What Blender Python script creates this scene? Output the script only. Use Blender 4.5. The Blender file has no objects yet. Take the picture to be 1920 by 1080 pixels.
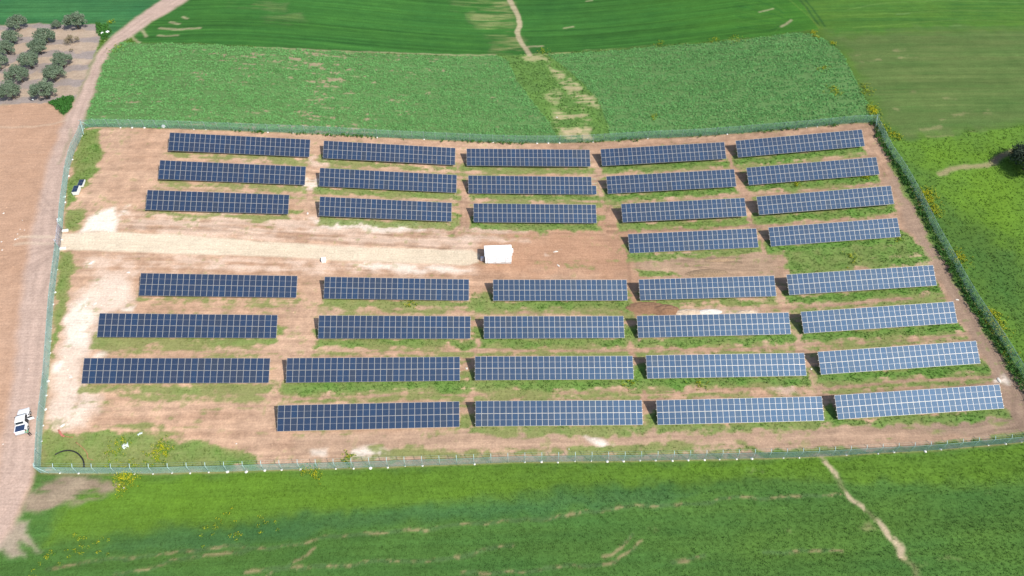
import bpy, bmesh, math, random
import numpy as np
from mathutils import Matrix, Vector, Euler
R = math.radians
random.seed(7)
rng = np.random.default_rng(11)
sc = bpy.context.scene
col = sc.collection
# ---------------------------------------------------------------- camera
CAM_M = [[0.997961, -0.061831, 0.015811], [0.035952, 0.749339, 0.66121], [0.052731, 0.659294, -0.750034]]
CAM_F = 1238.90; CAM_H = 97.975
ZC = [-1.78066, -3.10707, 1.28559, 1.26654, 0.17965, 0.92958, 0.47265, 2.06171, 0.87775, 0.01048, -0.04415, -0.47309]
TABLES = [(1, 1, 28, -51.5, 124.67, 7.69, -0.0958, 0.0053, 0.5364, 1.0733), (1, 2, 28, -18.77, 124.71, 4.45, -0.1004, 0.0018, 0.5365, 1.0627), (1, 3, 28, 13.21, 124.74, 2.1, -0.0424, 0.0008, 0.5378, 1.0385), (1, 4, 28, 45.17, 124.73, 2.16, 0.0445, -0.0048, 0.5376, 1.0551), (1, 5, 28, 77.58, 124.67, 4.28, 0.0824, -0.0053, 0.5376, 1.0686), (2, 1, 28, -51.28, 115.59, 7.13, -0.0955, 0.0064, 0.5379, 1.0714), (2, 2, 28, -18.57, 115.65, 3.82, -0.1037, 0.005, 0.5374, 1.0654), (2, 3, 28, 13.43, 115.79, 1.28, -0.0509, 0.0026, 0.535, 1.0413), (2, 4, 28, 45.27, 115.82, 1.17, 0.0393, -0.0035, 0.5386, 1.0559), (2, 5, 28, 77.83, 115.82, 3.07, 0.0733, -0.0043, 0.5368, 1.0688), (3, 1, 26, -52.44, 106.54, 6.77, -0.0894, 0.0067, 0.5373, 1.0749), (3, 2, 26, -18.58, 106.46, 3.58, -0.1062, 0.0059, 0.5372, 1.0606), (3, 3, 26, 13.26, 106.57, 1.03, -0.0563, 0.0038, 0.5359, 1.0343), (3, 4, 26, 46.14, 106.61, 0.65, 0.0294, -0.0027, 0.5385, 1.0595), (3, 5, 28, 77.54, 106.63, 2.26, 0.0707, -0.0019, 0.5358, 1.0661), (4, 4, 26, 46.59, 98.55, -0.92, 0.0231, -0.0055, 0.5373, 1.0712), (4, 5, 26, 77.12, 98.44, 0.42, 0.0656, -0.0061, 0.5387, 1.0729), (5, 1, 26, -47.94, 84.97, 4.99, -0.0885, 0.0086, 0.5383, 1.0762), (5, 2, 26, -15.28, 85.03, 2.22, -0.0857, 0.0056, 0.5357, 1.0573), (5, 3, 26, 16.48, 85.1, 0.01, -0.0579, 0.0033, 0.5358, 1.0298), (5, 4, 26, 46.16, 85.0, -0.81, -0.0016, -0.0082, 0.5357, 1.0658), (5, 5, 28, 77.53, 84.83, 0.06, 0.0517, -0.0073, 0.538, 1.0685), (6, 1, 28, -51.27, 75.85, 4.65, -0.0889, 0.0096, 0.5373, 1.0754), (6, 2, 26, -15.22, 75.89, 1.94, -0.0746, 0.0044, 0.5354, 1.0586), (6, 3, 26, 14.33, 76.08, -0.17, -0.0647, 0.0049, 0.5358, 1.0281), (6, 4, 28, 45.21, 75.98, -1.35, -0.0168, -0.0074, 0.5337, 1.0676), (6, 5, 28, 77.54, 75.78, -0.75, 0.0531, -0.0054, 0.5382, 1.0686), (7, 1, 28, -50.9, 66.5, 4.32, -0.0797, 0.0052, 0.5376, 1.0693), (7, 2, 28, -18.36, 66.71, 1.92, -0.0673, 0.0066, 0.5362, 1.0605), (7, 3, 28, 13.46, 66.95, -0.3, -0.0711, 0.0036, 0.5362, 1.0269), (7, 4, 28, 45.22, 66.89, -1.84, -0.0312, -0.01, 0.5332, 1.0685), (7, 5, 28, 77.7, 66.76, -1.47, 0.0512, -0.0026, 0.5356, 1.0643), (8, 2, 28, -18.58, 57.8, 1.31, -0.0416, -0.0011, 0.535, 1.0622), (8, 3, 28, 13.37, 57.83, -0.56, -0.0771, 0.0016, 0.5373, 1.0313), (8, 4, 28, 45.18, 57.61, -2.13, -0.0245, -0.0103, 0.5358, 1.0616), (8, 5, 28, 77.24, 57.46, -1.77, 0.0416, -0.0025, 0.5332, 1.0603)]
RES = [(-62.0, 124.7, 0.03), (-41.0, 124.7, -0.07), (-29.2, 124.7, 0.05), (-8.4, 124.7, 0.11), (3.0, 124.7, 0.11), (23.4, 124.7, 0.06), (34.8, 124.7, 0.07), (55.5, 124.7, 0.13), (67.1, 124.7, 0.07), (88.1, 124.7, -0.07), (-61.8, 115.6, -0.02), (-40.8, 115.6, -0.09), (-29.0, 115.6, -0.04), (-8.1, 115.6, -0.09), (3.2, 115.8, -0.14), (23.6, 115.8, -0.24), (34.9, 115.8, -0.15), (55.6, 115.8, 0.06), (67.4, 115.8, 0.08), (88.3, 115.8, -0.07), (-62.2, 106.5, -0.01), (-42.7, 106.5, 0.0), (-28.2, 106.5, 0.22), (-8.9, 106.5, 0.08), (3.8, 106.6, 0.09), (22.7, 106.6, 0.0), (36.5, 106.6, 0.11), (55.8, 106.6, 0.33), (67.1, 106.6, 0.37), (88.0, 106.6, 0.33), (36.8, 98.6, -0.88), (56.3, 98.6, -0.61), (67.4, 98.4, -0.55), (86.9, 98.4, -0.56), (-57.7, 85.0, -0.09), (-38.1, 85.0, -0.11), (-24.9, 85.0, 0.02), (-5.7, 85.0, 0.02), (7.1, 85.1, 0.12), (25.9, 85.1, 0.07), (36.5, 85.0, 0.17), (55.9, 85.0, 0.27), (67.1, 84.8, 0.37), (88.0, 84.8, 0.23), (-61.8, 75.8, -0.07), (-40.7, 75.8, -0.23), (-24.9, 75.9, 0.03), (-5.6, 75.9, 0.13), (5.0, 76.1, 0.11), (23.7, 76.1, 0.01), (34.7, 76.0, 0.08), (55.7, 76.0, 0.08), (67.1, 75.8, 0.16), (88.0, 75.8, 0.13), (-61.4, 66.5, 0.19), (-40.4, 66.5, 0.1), (-28.8, 66.7, 0.09), (-8.0, 66.7, 0.2), (3.4, 66.9, 0.18), (23.5, 66.9, -0.03), (34.7, 66.9, -0.0), (55.7, 66.9, -0.14), (67.3, 66.8, -0.06), (88.1, 66.8, -0.08), (-29.0, 57.8, -0.41), (-8.2, 57.8, 0.06), (3.3, 57.8, 0.12), (23.5, 57.8, -0.23), (34.8, 57.6, -0.19), (55.6, 57.6, -0.06), (66.9, 57.5, 0.12), (87.6, 57.5, -0.03)]

M = np.array(CAM_M)
cam = bpy.data.cameras.new('camera')
cam.sensor_width = 36.0
cam.lens = CAM_F / 1920 * 36.0
cam.clip_start = 0.5
cam.clip_end = 8000
co = bpy.data.objects.new('camera', cam)
mw = Matrix.Identity(4)
for r in range(3):
    mw[r][0], mw[r][1], mw[r][2] = M[0][r], M[1][r], -M[2][r]
mw[2][3] = CAM_H
co.matrix_world = mw
col.objects.link(co)
sc.camera = co
# ---------------------------------------------------------------- light
SUN_AZ, SUN_EL = 131.0, 48.0          # from north, clockwise; above the horizon
w = bpy.data.worlds.new('World')
sc.world = w
w.use_nodes = True
nt = w.node_tree
bg = nt.nodes['Background']
sky = nt.nodes.new('ShaderNodeTexSky')
sky.sky_type = 'NISHITA'
sky.sun_disc = False
sky.sun_elevation = R(SUN_EL)
sky.sun_rotation = R(SUN_AZ)
sky.air_density = 1.2
sky.dust_density = 1.5
nt.links.new(sky.outputs[0], bg.inputs[0])
bg.inputs[1].default_value = 0.12
sl = bpy.data.lights.new('sun', 'SUN')
sl.energy = 4.0
sl.angle = R(0.5)
sl.color = (1.0, 0.95, 0.88)
so = bpy.data.objects.new('sun', sl)
sd = Vector((math.sin(R(SUN_AZ)) * math.cos(R(SUN_EL)), math.cos(R(SUN_AZ)) * math.cos(R(SUN_EL)), math.sin(R(SUN_EL))))
so.rotation_euler = sd.to_track_quat('Z', 'Y').to_euler()
so.location = (60, -40, 120)
col.objects.link(so)
vs = sc.view_settings
vs.view_transform = 'Standard'
vs.look = 'None'
vs.exposure = 0.4
vs.gamma = 1.0

# ---------------------------------------------------------------- helpers
def soft(t, a, b, k):
    m = (a + b) / 2; h = (b - a) / 2
    u = t - m; s = np.abs(u)
    return m + np.sign(u) * np.where(s < h - k, s, h - k + 2 * k * np.tanh(np.maximum(s - (h - k), 0) / (2 * k)))
_RES = np.array(RES)
def zt(x, y):
    """height of the ground"""
    x = np.asarray(x, float); y = np.asarray(y, float)
    u = (soft(x, -75, 98, 6) - 12) / 50; v = (soft(y, 48, 138, 12) - 78) / 50
    c = ZC
    z = (c[0] + c[1]*u + c[2]*v + c[3]*u*u + c[4]*u*v + c[5]*v*v + c[6]*u**3 + c[7]*u*u*v + c[8]*u*v*v + c[9]*u**4 + c[10]*u**3*v + c[11]*v*u**4)
    num = np.zeros_like(z); den = np.full_like(z, 0.35)
    for a, b, r in _RES:
        g = np.exp(-((x - a)**2 + (y - b)**2) / (2 * 7.0**2))
        num = num + g * r; den = den + g
    return z + num / den
def G(px, py):
    """the point of the ground seen at pixel (px, py) of the photograph"""
    q = np.array([(px - 960) / CAM_F, (540 - py) / CAM_F, 1.0]) @ M
    t = CAM_H / -q[2]
    for _ in range(9):
        p = q * t
        t = (CAM_H - float(zt(p[0], p[1]))) / -q[2]
    p = q * t
    return Vector((p[0], p[1], float(zt(p[0], p[1]))))
def GL(pts):
    q = np.stack([(np.array([p[0] for p in pts], float) - 960) / CAM_F, (540 - np.array([p[1] for p in pts], float)) / CAM_F, np.ones(len(pts))], 1) @ M
    t = CAM_H / -q[:, 2]
    for _ in range(9):
        z = zt(q[:, 0] * t, q[:, 1] * t)
        t = (CAM_H - z) / -q[:, 2]
    return np.stack([q[:, 0] * t, q[:, 1] * t], 1)
def zg(x, y): return float(zt(x, y))

def h2(ix, iy, seed):
    n = (ix.astype(np.int64) * 374761393 + iy.astype(np.int64) * 668265263 + seed * 974711) & 0x7fffffff
    n = ((n ^ (n >> 13)) * 1274126177) & 0x7fffffff
    n = n ^ (n >> 16)
    return (n & 0xffff) / 65535.0
def vnoise(x, y, seed):
    ix = np.floor(x); iy = np.floor(y); fx = x - ix; fy = y - iy
    fx = fx*fx*(3 - 2*fx); fy = fy*fy*(3 - 2*fy)
    a = h2(ix, iy, seed); b = h2(ix + 1, iy, seed); c = h2(ix, iy + 1, seed); d = h2(ix + 1, iy + 1, seed)
    return a + (b - a)*fx + (c - a)*fy + (a - b - c + d)*fx*fy
def fbm(x, y, sx, sy, seed, octv=4, gain=0.55):
    s = 0; amp = 1; tot = 0
    x = x / sx; y = y / sy
    for o in range(octv):
        s = s + amp * vnoise(x + o*17.3, y - o*9.1, seed + o); tot += amp; amp *= gain
        x, y = (x*1.9 + y*0.35, y*1.9 - x*0.35) if sx == sy else (x*2.0, y*2.0)
    return s / tot
def sstep(a, b, t):
    t = np.clip((t - a) / (b - a), 0, 1); return t*t*(3 - 2*t)

def tag(o, label=None, cat=None, group=None, kind=None):
    if label: o['label'] = label
    if cat: o['category'] = cat
    if group: o['group'] = group
    if kind: o['kind'] = kind
    return o
def empty(name, loc, rz=0.0):
    o = bpy.data.objects.new(name, None); o.empty_display_size = 0.3
    o.location = loc; o.rotation_euler = (0, 0, rz); col.objects.link(o); return o
def mesh_obj(name, me, mats, parent=None, mtx=None):
    if mats is not None:
        for m in (mats if isinstance(mats, (list, tuple)) else [mats]): me.materials.append(m)
    o = bpy.data.objects.new(name, me); col.objects.link(o)
    if parent is not None: o.parent = parent
    if mtx is not None: o.matrix_local = mtx
    return o
def np_mesh(name, verts, faces, smooth=False):
    """verts (N,3), faces (F,k) with one k"""
    me = bpy.data.meshes.new(name)
    verts = np.asarray(verts, np.float32); faces = np.asarray(faces, np.int32)
    me.vertices.add(len(verts)); me.vertices.foreach_set('co', verts.ravel())
    F, k = faces.shape
    me.loops.add(F*k); me.loops.foreach_set('vertex_index', faces.ravel())
    me.polygons.add(F); me.polygons.foreach_set('loop_start', np.arange(0, F*k, k, dtype=np.int32))
    me.polygons.foreach_set('loop_total', np.full(F, k, np.int32))
    if smooth: me.polygons.foreach_set('use_smooth', np.ones(F, bool))
    me.update(calc_edges=True)
    return me
def attr_f(me, name, vals):
    a = me.attributes.new(name, 'FLOAT', 'POINT'); a.data.foreach_set('value', np.asarray(vals, np.float32).ravel())
def attr_c(me, name, rgb):
    a = me.attributes.new(name, 'FLOAT_COLOR', 'POINT')
    c = np.ones((len(rgb), 4), np.float32); c[:, :3] = rgb; a.data.foreach_set('color', c.ravel())

class MB:
    """collects shapes into one mesh"""
    def __init__(s): s.bm = bmesh.new()
    def box(s, c, d, mtx=None, bevel=0.0, mi=0, taper=1.0):
        r = bmesh.ops.create_cube(s.bm, size=1.0)
        vs_ = r['verts']
        for v in vs_:
            k = taper if v.co.z > 0 else 1.0
            v.co = Vector((v.co.x*d[0]*k, v.co.y*d[1]*k, v.co.z*d[2]))
        fs = list({f for v in vs_ for f in v.link_faces})
        if bevel > 0:
            es = list({e for v in vs_ for e in v.link_edges})
            rr = bmesh.ops.bevel(s.bm, geom=es, offset=bevel, segments=2, affect='EDGES', profile=0.5)
            fs = list({f for v in rr['verts'] for f in v.link_faces} | {f for f in fs if f.is_valid})
            vs_ = list({v for f in fs for v in f.verts})
        for f in fs: f.material_index = mi
        T = Matrix.Translation(c)
        if mtx is not None: T = T @ mtx
        bmesh.ops.transform(s.bm, matrix=T, verts=vs_)
        return s
    def tube(s, pts, rad, n=8, mi=0, cap=True):
        pts = [Vector(p) for p in pts]
        rads = rad if isinstance(rad, (list, tuple)) else [rad]*len(pts)
        rings = []; up = None
        for i, p in enumerate(pts):
            d = (pts[min(i+1, len(pts)-1)] - pts[max(i-1, 0)]).normalized()
            a = d.orthogonal().normalized() if up is None else (up - d*up.dot(d)).normalized()
            up = a
            b = d.cross(a)
            rings.append([s.bm.verts.new(p + (a*math.cos(2*math.pi*k/n) + b*math.sin(2*math.pi*k/n))*rads[i]) for k in range(n)])
        for i in range(len(rings)-1):
            for k in range(n):
                f = s.bm.faces.new((rings[i][k], rings[i][(k+1) % n], rings[i+1][(k+1) % n], rings[i+1][k])); f.material_index = mi; f.smooth = True
        if cap:
            for rg in (rings[0][::-1], rings[-1]):
                f = s.bm.faces.new(rg); f.material_index = mi
        return s
    def quad(s, a, b, c, d, mi=0):
        f = s.bm.faces.new([s.bm.verts.new(p) for p in (a, b, c, d)]); f.material_index = mi; return s
    def loft(s, sections, mi=0, cap=True, smooth=True):
        rings = [[s.bm.verts.new(p) for p in sec] for sec in sections]
        n = len(rings[0])
        for i in range(len(rings)-1):
            for k in range(n):
                f = s.bm.faces.new((rings[i][k], rings[i][(k+1) % n], rings[i+1][(k+1) % n], rings[i+1][k])); f.material_index = mi; f.smooth = smooth
        if cap:
            for rg in (rings[0][::-1], rings[-1]):
                f = s.bm.faces.new(rg); f.material_index = mi
        return s
    def mesh(s, name):
        bmesh.ops.recalc_face_normals(s.bm, faces=s.bm.faces[:])
        me = bpy.data.meshes.new(name); s.bm.to_mesh(me); s.bm.free(); return me
    def build(s, name, mats, parent=None, mtx=None): return mesh_obj(name, s.mesh(name), mats, parent, mtx)

# ---------------------------------------------------------------- materials
def new_mat(name):
    m = bpy.data.materials.new(name); m.use_nodes = True
    return m, m.node_tree, m.node_tree.nodes['Principled BSDF']
def plain(name, rgb, rough=0.6, metal=0.0, spec=0.4, var=0.12, scale=3.0, bump=0.0):
    m, t, b = new_mat(name)
    tc = t.nodes.new('ShaderNodeTexCoord')
    nz = t.nodes.new('ShaderNodeTexNoise'); nz.inputs['Scale'].default_value = scale; nz.inputs['Detail'].default_value = 5
    t.links.new(tc.outputs['Object'], nz.inputs['Vector'])
    mr = t.nodes.new('ShaderNodeMapRange'); mr.inputs['From Min'].default_value = 0.25; mr.inputs['From Max'].default_value = 0.75
    mr.inputs['To Min'].default_value = 1 - var; mr.inputs['To Max'].default_value = 1 + var
    t.links.new(nz.outputs['Fac'], mr.inputs['Value'])
    mx = t.nodes.new('ShaderNodeVectorMath'); mx.operation = 'SCALE'; mx.inputs[0].default_value = rgb
    t.links.new(mr.outputs[0], mx.inputs['Scale'])
    t.links.new(mx.outputs[0], b.inputs['Base Color'])
    b.inputs['Roughness'].default_value = rough; b.inputs['Metallic'].default_value = metal
    b.inputs['Specular IOR Level'].default_value = spec
    if bump:
        bp = t.nodes.new('ShaderNodeBump'); bp.inputs['Strength'].default_value = bump; bp.inputs['Distance'].default_value = 0.05
        t.links.new(nz.outputs['Fac'], bp.inputs['Height']); t.links.new(bp.outputs[0], b.inputs['Normal'])
    return m
def foliage(name, trans=0.2, up=0.6, nscale=0.5, own=None):
    """leaf material: each plant carries its own green in 'col'; soft leaf masses shade like the canopy they form"""
    m, t, b = new_mat(name)
    at = t.nodes.new('ShaderNodeAttribute'); at.attribute_name = 'col'
    tc = t.nodes.new('ShaderNodeTexCoord')
    nz = t.nodes.new('ShaderNodeTexNoise'); nz.inputs['Scale'].default_value = nscale; nz.inputs['Detail'].default_value = 4
    t.links.new(tc.outputs['Object'], nz.inputs['Vector'])
    mr = t.nodes.new('ShaderNodeMapRange'); mr.inputs['From Min'].default_value = .3; mr.inputs['From Max'].default_value = .7
    mr.inputs['To Min'].default_value = .9; mr.inputs['To Max'].default_value = 1.1; t.links.new(nz.outputs['Fac'], mr.inputs['Value'])
    sc_ = t.nodes.new('ShaderNodeVectorMath'); sc_.operation = 'SCALE'
    t.links.new(at.outputs['Color'], sc_.inputs[0]); t.links.new(mr.outputs[0], sc_.inputs['Scale'])
    ge = t.nodes.new('ShaderNodeNewGeometry')
    s1 = t.nodes.new('ShaderNodeVectorMath'); s1.operation = 'SCALE'; s1.inputs['Scale'].default_value = 1 - up
    t.links.new(ge.outputs['Normal'], s1.inputs[0])
    s2 = t.nodes.new('ShaderNodeVectorMath'); s2.operation = 'ADD'; s2.inputs[1].default_value = (0, 0, up); t.links.new(s1.outputs[0], s2.inputs[0])
    s3 = t.nodes.new('ShaderNodeVectorMath'); s3.operation = 'NORMALIZE'; t.links.new(s2.outputs[0], s3.inputs[0])
    t.links.new(sc_.outputs[0], b.inputs['Base Color']); t.links.new(s3.outputs[0], b.inputs['Normal'])
    b.inputs['Roughness'].default_value = 0.8; b.inputs['Specular IOR Level'].default_value = 0.12
    tr = t.nodes.new('ShaderNodeBsdfTranslucent'); t.links.new(sc_.outputs[0], tr.inputs['Color'])
    ms = t.nodes.new('ShaderNodeMixShader'); ms.inputs[0].default_value = trans
    out = t.nodes['Material Output']
    t.links.new(b.outputs[0], ms.inputs[1]); t.links.new(tr.outputs[0], ms.inputs[2]); t.links.new(ms.outputs[0], out.inputs['Surface'])
    return m
def two(c1, c2, t):
    t = np.clip(t, 0, 1)[:, None]; return np.asarray(c1)*(1-t) + np.asarray(c2)*t
def ground_mat():
    m, t, b = new_mat('ground_surface')
    at = t.nodes.new('ShaderNodeAttribute'); at.attribute_name = 'col'
    tc = t.nodes.new('ShaderNodeTexCoord')
    n1 = t.nodes.new('ShaderNodeTexNoise'); n1.inputs['Scale'].default_value = 3.0; n1.inputs['Detail'].default_value = 4; n1.inputs['Roughness'].default_value = 0.75
    n2 = t.nodes.new('ShaderNodeTexNoise'); n2.inputs['Scale'].default_value = 0.35; n2.inputs['Detail'].default_value = 5
    for n in (n1, n2): t.links.new(tc.outputs['Object'], n.inputs['Vector'])
    def mapr(src, lo, hi):
        mr = t.nodes.new('ShaderNodeMapRange'); mr.inputs['From Min'].default_value = 0.3; mr.inputs['From Max'].default_value = 0.7
        mr.inputs['To Min'].default_value = lo; mr.inputs['To Max'].default_value = hi
        t.links.new(src, mr.inputs['Value']); return mr.outputs[0]
    a, c = mapr(n1.outputs['Fac'], 0.80, 1.20), mapr(n2.outputs['Fac'], 0.93, 1.07)
    mp = t.nodes.new('ShaderNodeMapping'); mp.inputs['Scale'].default_value = (.22, 3.2, 1); t.links.new(tc.outputs['Object'], mp.inputs['Vector'])
    n3 = t.nodes.new('ShaderNodeTexNoise'); n3.inputs['Scale'].default_value = 1.0; n3.inputs['Detail'].default_value = 3; n3.inputs['Roughness'].default_value = .65
    t.links.new(mp.outputs[0], n3.inputs['Vector'])
    e = mapr(n3.outputs['Fac'], 0.90, 1.10)
    m0 = t.nodes.new('ShaderNodeMath'); m0.operation = 'MULTIPLY'; t.links.new(a, m0.inputs[0]); t.links.new(e, m0.inputs[1])
    mu = t.nodes.new('ShaderNodeMath'); mu.operation = 'MULTIPLY'; t.links.new(m0.outputs[0], mu.inputs[0]); t.links.new(c, mu.inputs[1])
    sc_ = t.nodes.new('ShaderNodeVectorMath'); sc_.operation = 'SCALE'
    t.links.new(at.outputs['Color'], sc_.inputs[0]); t.links.new(mu.outputs[0], sc_.inputs['Scale'])
    t.links.new(sc_.outputs[0], b.inputs['Base Color'])
    b.inputs['Roughness'].default_value = 1.0; b.inputs['Specular IOR Level'].default_value = 0.1
    bp = t.nodes.new('ShaderNodeBump'); bp.inputs['Strength'].default_value = 0.35; bp.inputs['Distance'].default_value = 0.12
    t.links.new(n1.outputs['Fac'], bp.inputs['Height']); t.links.new(bp.outputs[0], b.inputs['Normal'])
    return m
MAT = {}
MAT['ground'] = ground_mat()
# ---------------------------------------------------------------- the ground: one sheet, split by use
def coarse(a, b, n, p=1.8): t = np.linspace(0, 1, n)**p; return a + (b - a)*t
DX = 0.3
xs = np.concatenate([coarse(-152, -1600, 16)[1:][::-1], np.arange(-152, 176, DX), coarse(176, 1600, 16)[1:]])
yy = [16.0]
while yy[-1] < 216: yy.append(yy[-1] + 0.26 + 0.22*max(0, (yy[-1] - 60)/150))
ys = np.concatenate([coarse(16, -900, 14)[1:][::-1], np.array(yy), coarse(yy[-1], 2600, 18)[1:]])
NX, NY = len(xs), len(ys)
GX, GY = np.meshgrid(xs, ys)
X = GX.ravel(); Y = GY.ravel()
Z = zt(X, Y)
n_big = fbm(X, Y, 9, 9, 3); n_med = fbm(X, Y, 2.2, 2.2, 5); n_fine = fbm(X, Y, 0.7, 0.7, 8, 3)
n_str = fbm(X, Y, 14, 0.9, 21, 4); n_str2 = fbm(X, Y, 5, 0.6, 31, 3)
n_smear = fbm(X, Y, 16, 2.4, 61, 4); n_dot = fbm(X, Y, 1.1, 1.1, 71, 3)
WX = (fbm(X, Y, 3.0, 3.0, 41, 4) - .5)*2; WY = (fbm(X, Y, 3.0, 3.0, 51, 4) - .5)*2

def bbox_idx(P, mg):
    return np.nonzero((X > P[:, 0].min()-mg) & (X < P[:, 0].max()+mg) & (Y > P[:, 1].min()-mg) & (Y < P[:, 1].max()+mg))[0]
def sdist(x, y, P):
    """signed distance to polygon P, negative inside"""
    d = np.full(len(x), 1e18); ins = np.zeros(len(x), bool); n = len(P)
    for i in range(n):
        ax, ay = P[i]; bx, by = P[(i+1) % n]
        ex, ey = bx-ax, by-ay
        t = np.clip(((x-ax)*ex + (y-ay)*ey)/(ex*ex+ey*ey+1e-12), 0, 1)
        d = np.minimum(d, (x-ax-ex*t)**2 + (y-ay-ey*t)**2)
        c = (ay > y) != (by > y)
        if abs(ey) > 1e-9: ins ^= c & (x < ex*(y-ay)/ey + ax)
    d = np.sqrt(d); return np.where(ins, -d, d)
def ldist(x, y, P):
    d = np.full(len(x), 1e18); side = np.zeros(len(x))
    for i in range(len(P)-1):
        ax, ay = P[i]; bx, by = P[i+1]; ex, ey = bx-ax, by-ay
        t = np.clip(((x-ax)*ex + (y-ay)*ey)/(ex*ex+ey*ey+1e-12), 0, 1)
        q = (x-ax-ex*t)**2 + (y-ay-ey*t)**2
        s = np.sign((x-ax)*ey - (y-ay)*ex)
        side = np.where(q < d, s, side); d = np.minimum(d, q)
    return np.sqrt(d)*np.where(side == 0, 1, side)
def area(px, s=0.5, rag=0.8, world=False):
    """points near a traced area and how far they are in it (0..1)"""
    P = np.array(px, float) if world else GL(px)
    i = bbox_idx(P, s + rag + 1)
    d = sdist(X[i] + WX[i]*rag, Y[i] + WY[i]*rag, P)
    k = 1 - sstep(-s, s, d); m = k > 0
    return i[m], k[m]
def line(px, wd, s=0.3, rag=0.5, world=False):
    P = np.array(px, float) if world else GL(px)
    i = bbox_idx(P, wd + s + rag + 1)
    d = np.abs(ldist(X[i] + WX[i]*rag, Y[i] + WY[i]*rag, P))
    k = 1 - sstep(wd - s, wd + s, d); m = k > 0
    return i[m], k[m]
def smooth_poly(px, n=6):
    """Catmull-Rom through open points"""
    P = np.array(px, float); out = []
    Q = np.vstack([2*P[0]-P[1], P, 2*P[-1]-P[-2]])
    for i in range(1, len(Q)-2):
        for t in np.linspace(0, 1, n, endpoint=False):
            a, b, c, d = Q[i-1], Q[i], Q[i+1], Q[i+2]
            out.append(0.5*((2*b) + (c-a)*t + (2*a-5*b+4*c-d)*t*t + (3*b-a-3*c+d)*t**3))
    out.append(P[-1]); return [tuple(p) for p in out]

C = np.zeros((len(X), 3))                     # surface colour
GR = np.zeros(len(X))                         # how much grass grows
ZONE = np.zeros(len(X), np.int16)             # use of the land
def mixc(i, k, rgb):
    k = np.asarray(k)[:, None]; C[i] = C[i]*(1-k) + np.asarray(rgb)*k
def tones(i, a, b, n):
    n = np.clip(n, 0, 1)[:, None]; return np.asarray(a)*(1-n) + np.asarray(b)*n
allv = np.arange(len(X))

# fence lines (pixels of their feet) shared by the ground and the fences
F_NORTH = [(158, 241), (180, 238.6), (300, 240.5), (400, 244), (480, 247), (600, 251.5), (720, 258), (860, 264), (960, 268), (1060, 268), (1110, 266), (1210, 260), (1320, 255), (1440, 245.5), (1540, 237), (1600, 231), (1639, 230)]
F_EAST = [(1639, 230), (1644, 240), (1655, 262), (1668, 288), (1686, 314), (1705, 346), (1726, 385), (1750, 433), (1775, 478), (1795, 515), (1815, 550), (1840, 590), (1865, 627), (1890, 667), (1915, 710), (1945, 762), (1975, 815)]
F_SOUTH = [(1975, 819), (1915, 829), (1840, 836), (1740, 845), (1640, 850), (1540, 856), (1440, 859), (1300, 862), (1200, 864), (1060, 865.5), (960, 867), (860, 871), (760, 874), (660, 877.5), (560, 880), (480, 882.5), (438, 884), (350, 886), (288, 888), (200, 888), (136, 888), (76, 887)]
F_WEST_A = [(76, 887), (80, 810), (83, 780), (90, 720), (94, 670), (97.5, 615), (101, 565), (104, 540), (106, 520), (110, 490), (112.5, 467)]
F_WEST_B = [(117.5, 432), (120, 395), (125, 357), (130, 320), (140, 285), (148.5, 268), (155, 252), (158, 241)]
PLOT = F_NORTH + F_EAST[1:] + F_SOUTH[1:] + F_WEST_A[1:] + F_WEST_B
ROAD_L = [(310, -30), (303, 0), (245, 40), (210, 68), (182, 100), (166, 135), (152, 165), (138, 190), (120, 225), (92, 300), (72, 380), (55, 460), (40, 560), (28, 680), (10, 800), (-8, 900), (-30, 1000)]
ROAD_R = [(400, -30), (352, 0), (320, 20), (285, 40), (248, 68), (223, 82), (206, 100), (191, 125), (184, 150), (178, 175), (166, 205), (156, 238), (141, 275), (127, 320), (118, 380), (113, 440), (104, 510), (97, 580), (88, 690), (76, 800), (66, 880), (50, 925), (36, 965), (8, 1008), (-30, 1050)]

# --- 1 wild green ground everywhere else
C[:] = tones(allv, (.035, .105, .014), (.075, .165, .018), n_big*1.4 - .2 + (n_med-.5)*.5)
ZONE[:] = 0
def zone(zid, px, ca, cb, n, s=0.5, rag=0.6):
    i, k = area(px, s, rag)
    mixc(i, k, tones(i, ca, cb, n[i])); j = i[k > .5]; ZONE[j] = zid; GR[j] = 0
    return i, k
FAR = -260
Z_NAMES = ['meadow', 'wheat_field', 'bean_field', 'plough_field', 'orchard_ground', 'dirt_road', 'plot_ground', 'gravel_road']
# --- north-west wheat, north wheat
nstripe = fbm(X, Y + X*0.03, 30, 0.7, 77, 3)
# north wheat (dark)
NW = [(-1500, FAR), (340, FAR), (310, 0), (245, 40), (205, 72), (190, 62), (185, 46), (120, 47), (60, 44), (0, 47), (-1500, 60)]
zone(1, NW, (.018, .11, .026), (.035, .16, .032), n_big*.8 + nstripe*.6 - .2)
NN = [(300, FAR), (390, -60), (352, 0), (285, 42), (248, 66), (262, 80), (480, 89), (700, 99), (930, 103), (990, 104), (1030, 99), (1200, 88), (1330, 78), (1440, 68), (1490, 60), (1535, 56), (1525, 40), (1500, 0), (1470, FAR)]
i, k = zone(1, NN, (.018, .100, .014), (.031, .142, .016), n_big*.7 + nstripe*.8 - .25)
g = np.clip((X - 30)/75, 0, 1)
sel = (ZONE == 1) & (X > 20); C[sel] *= (1 + np.array([.35, .22, -.15])*g[sel][:, None])
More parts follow.
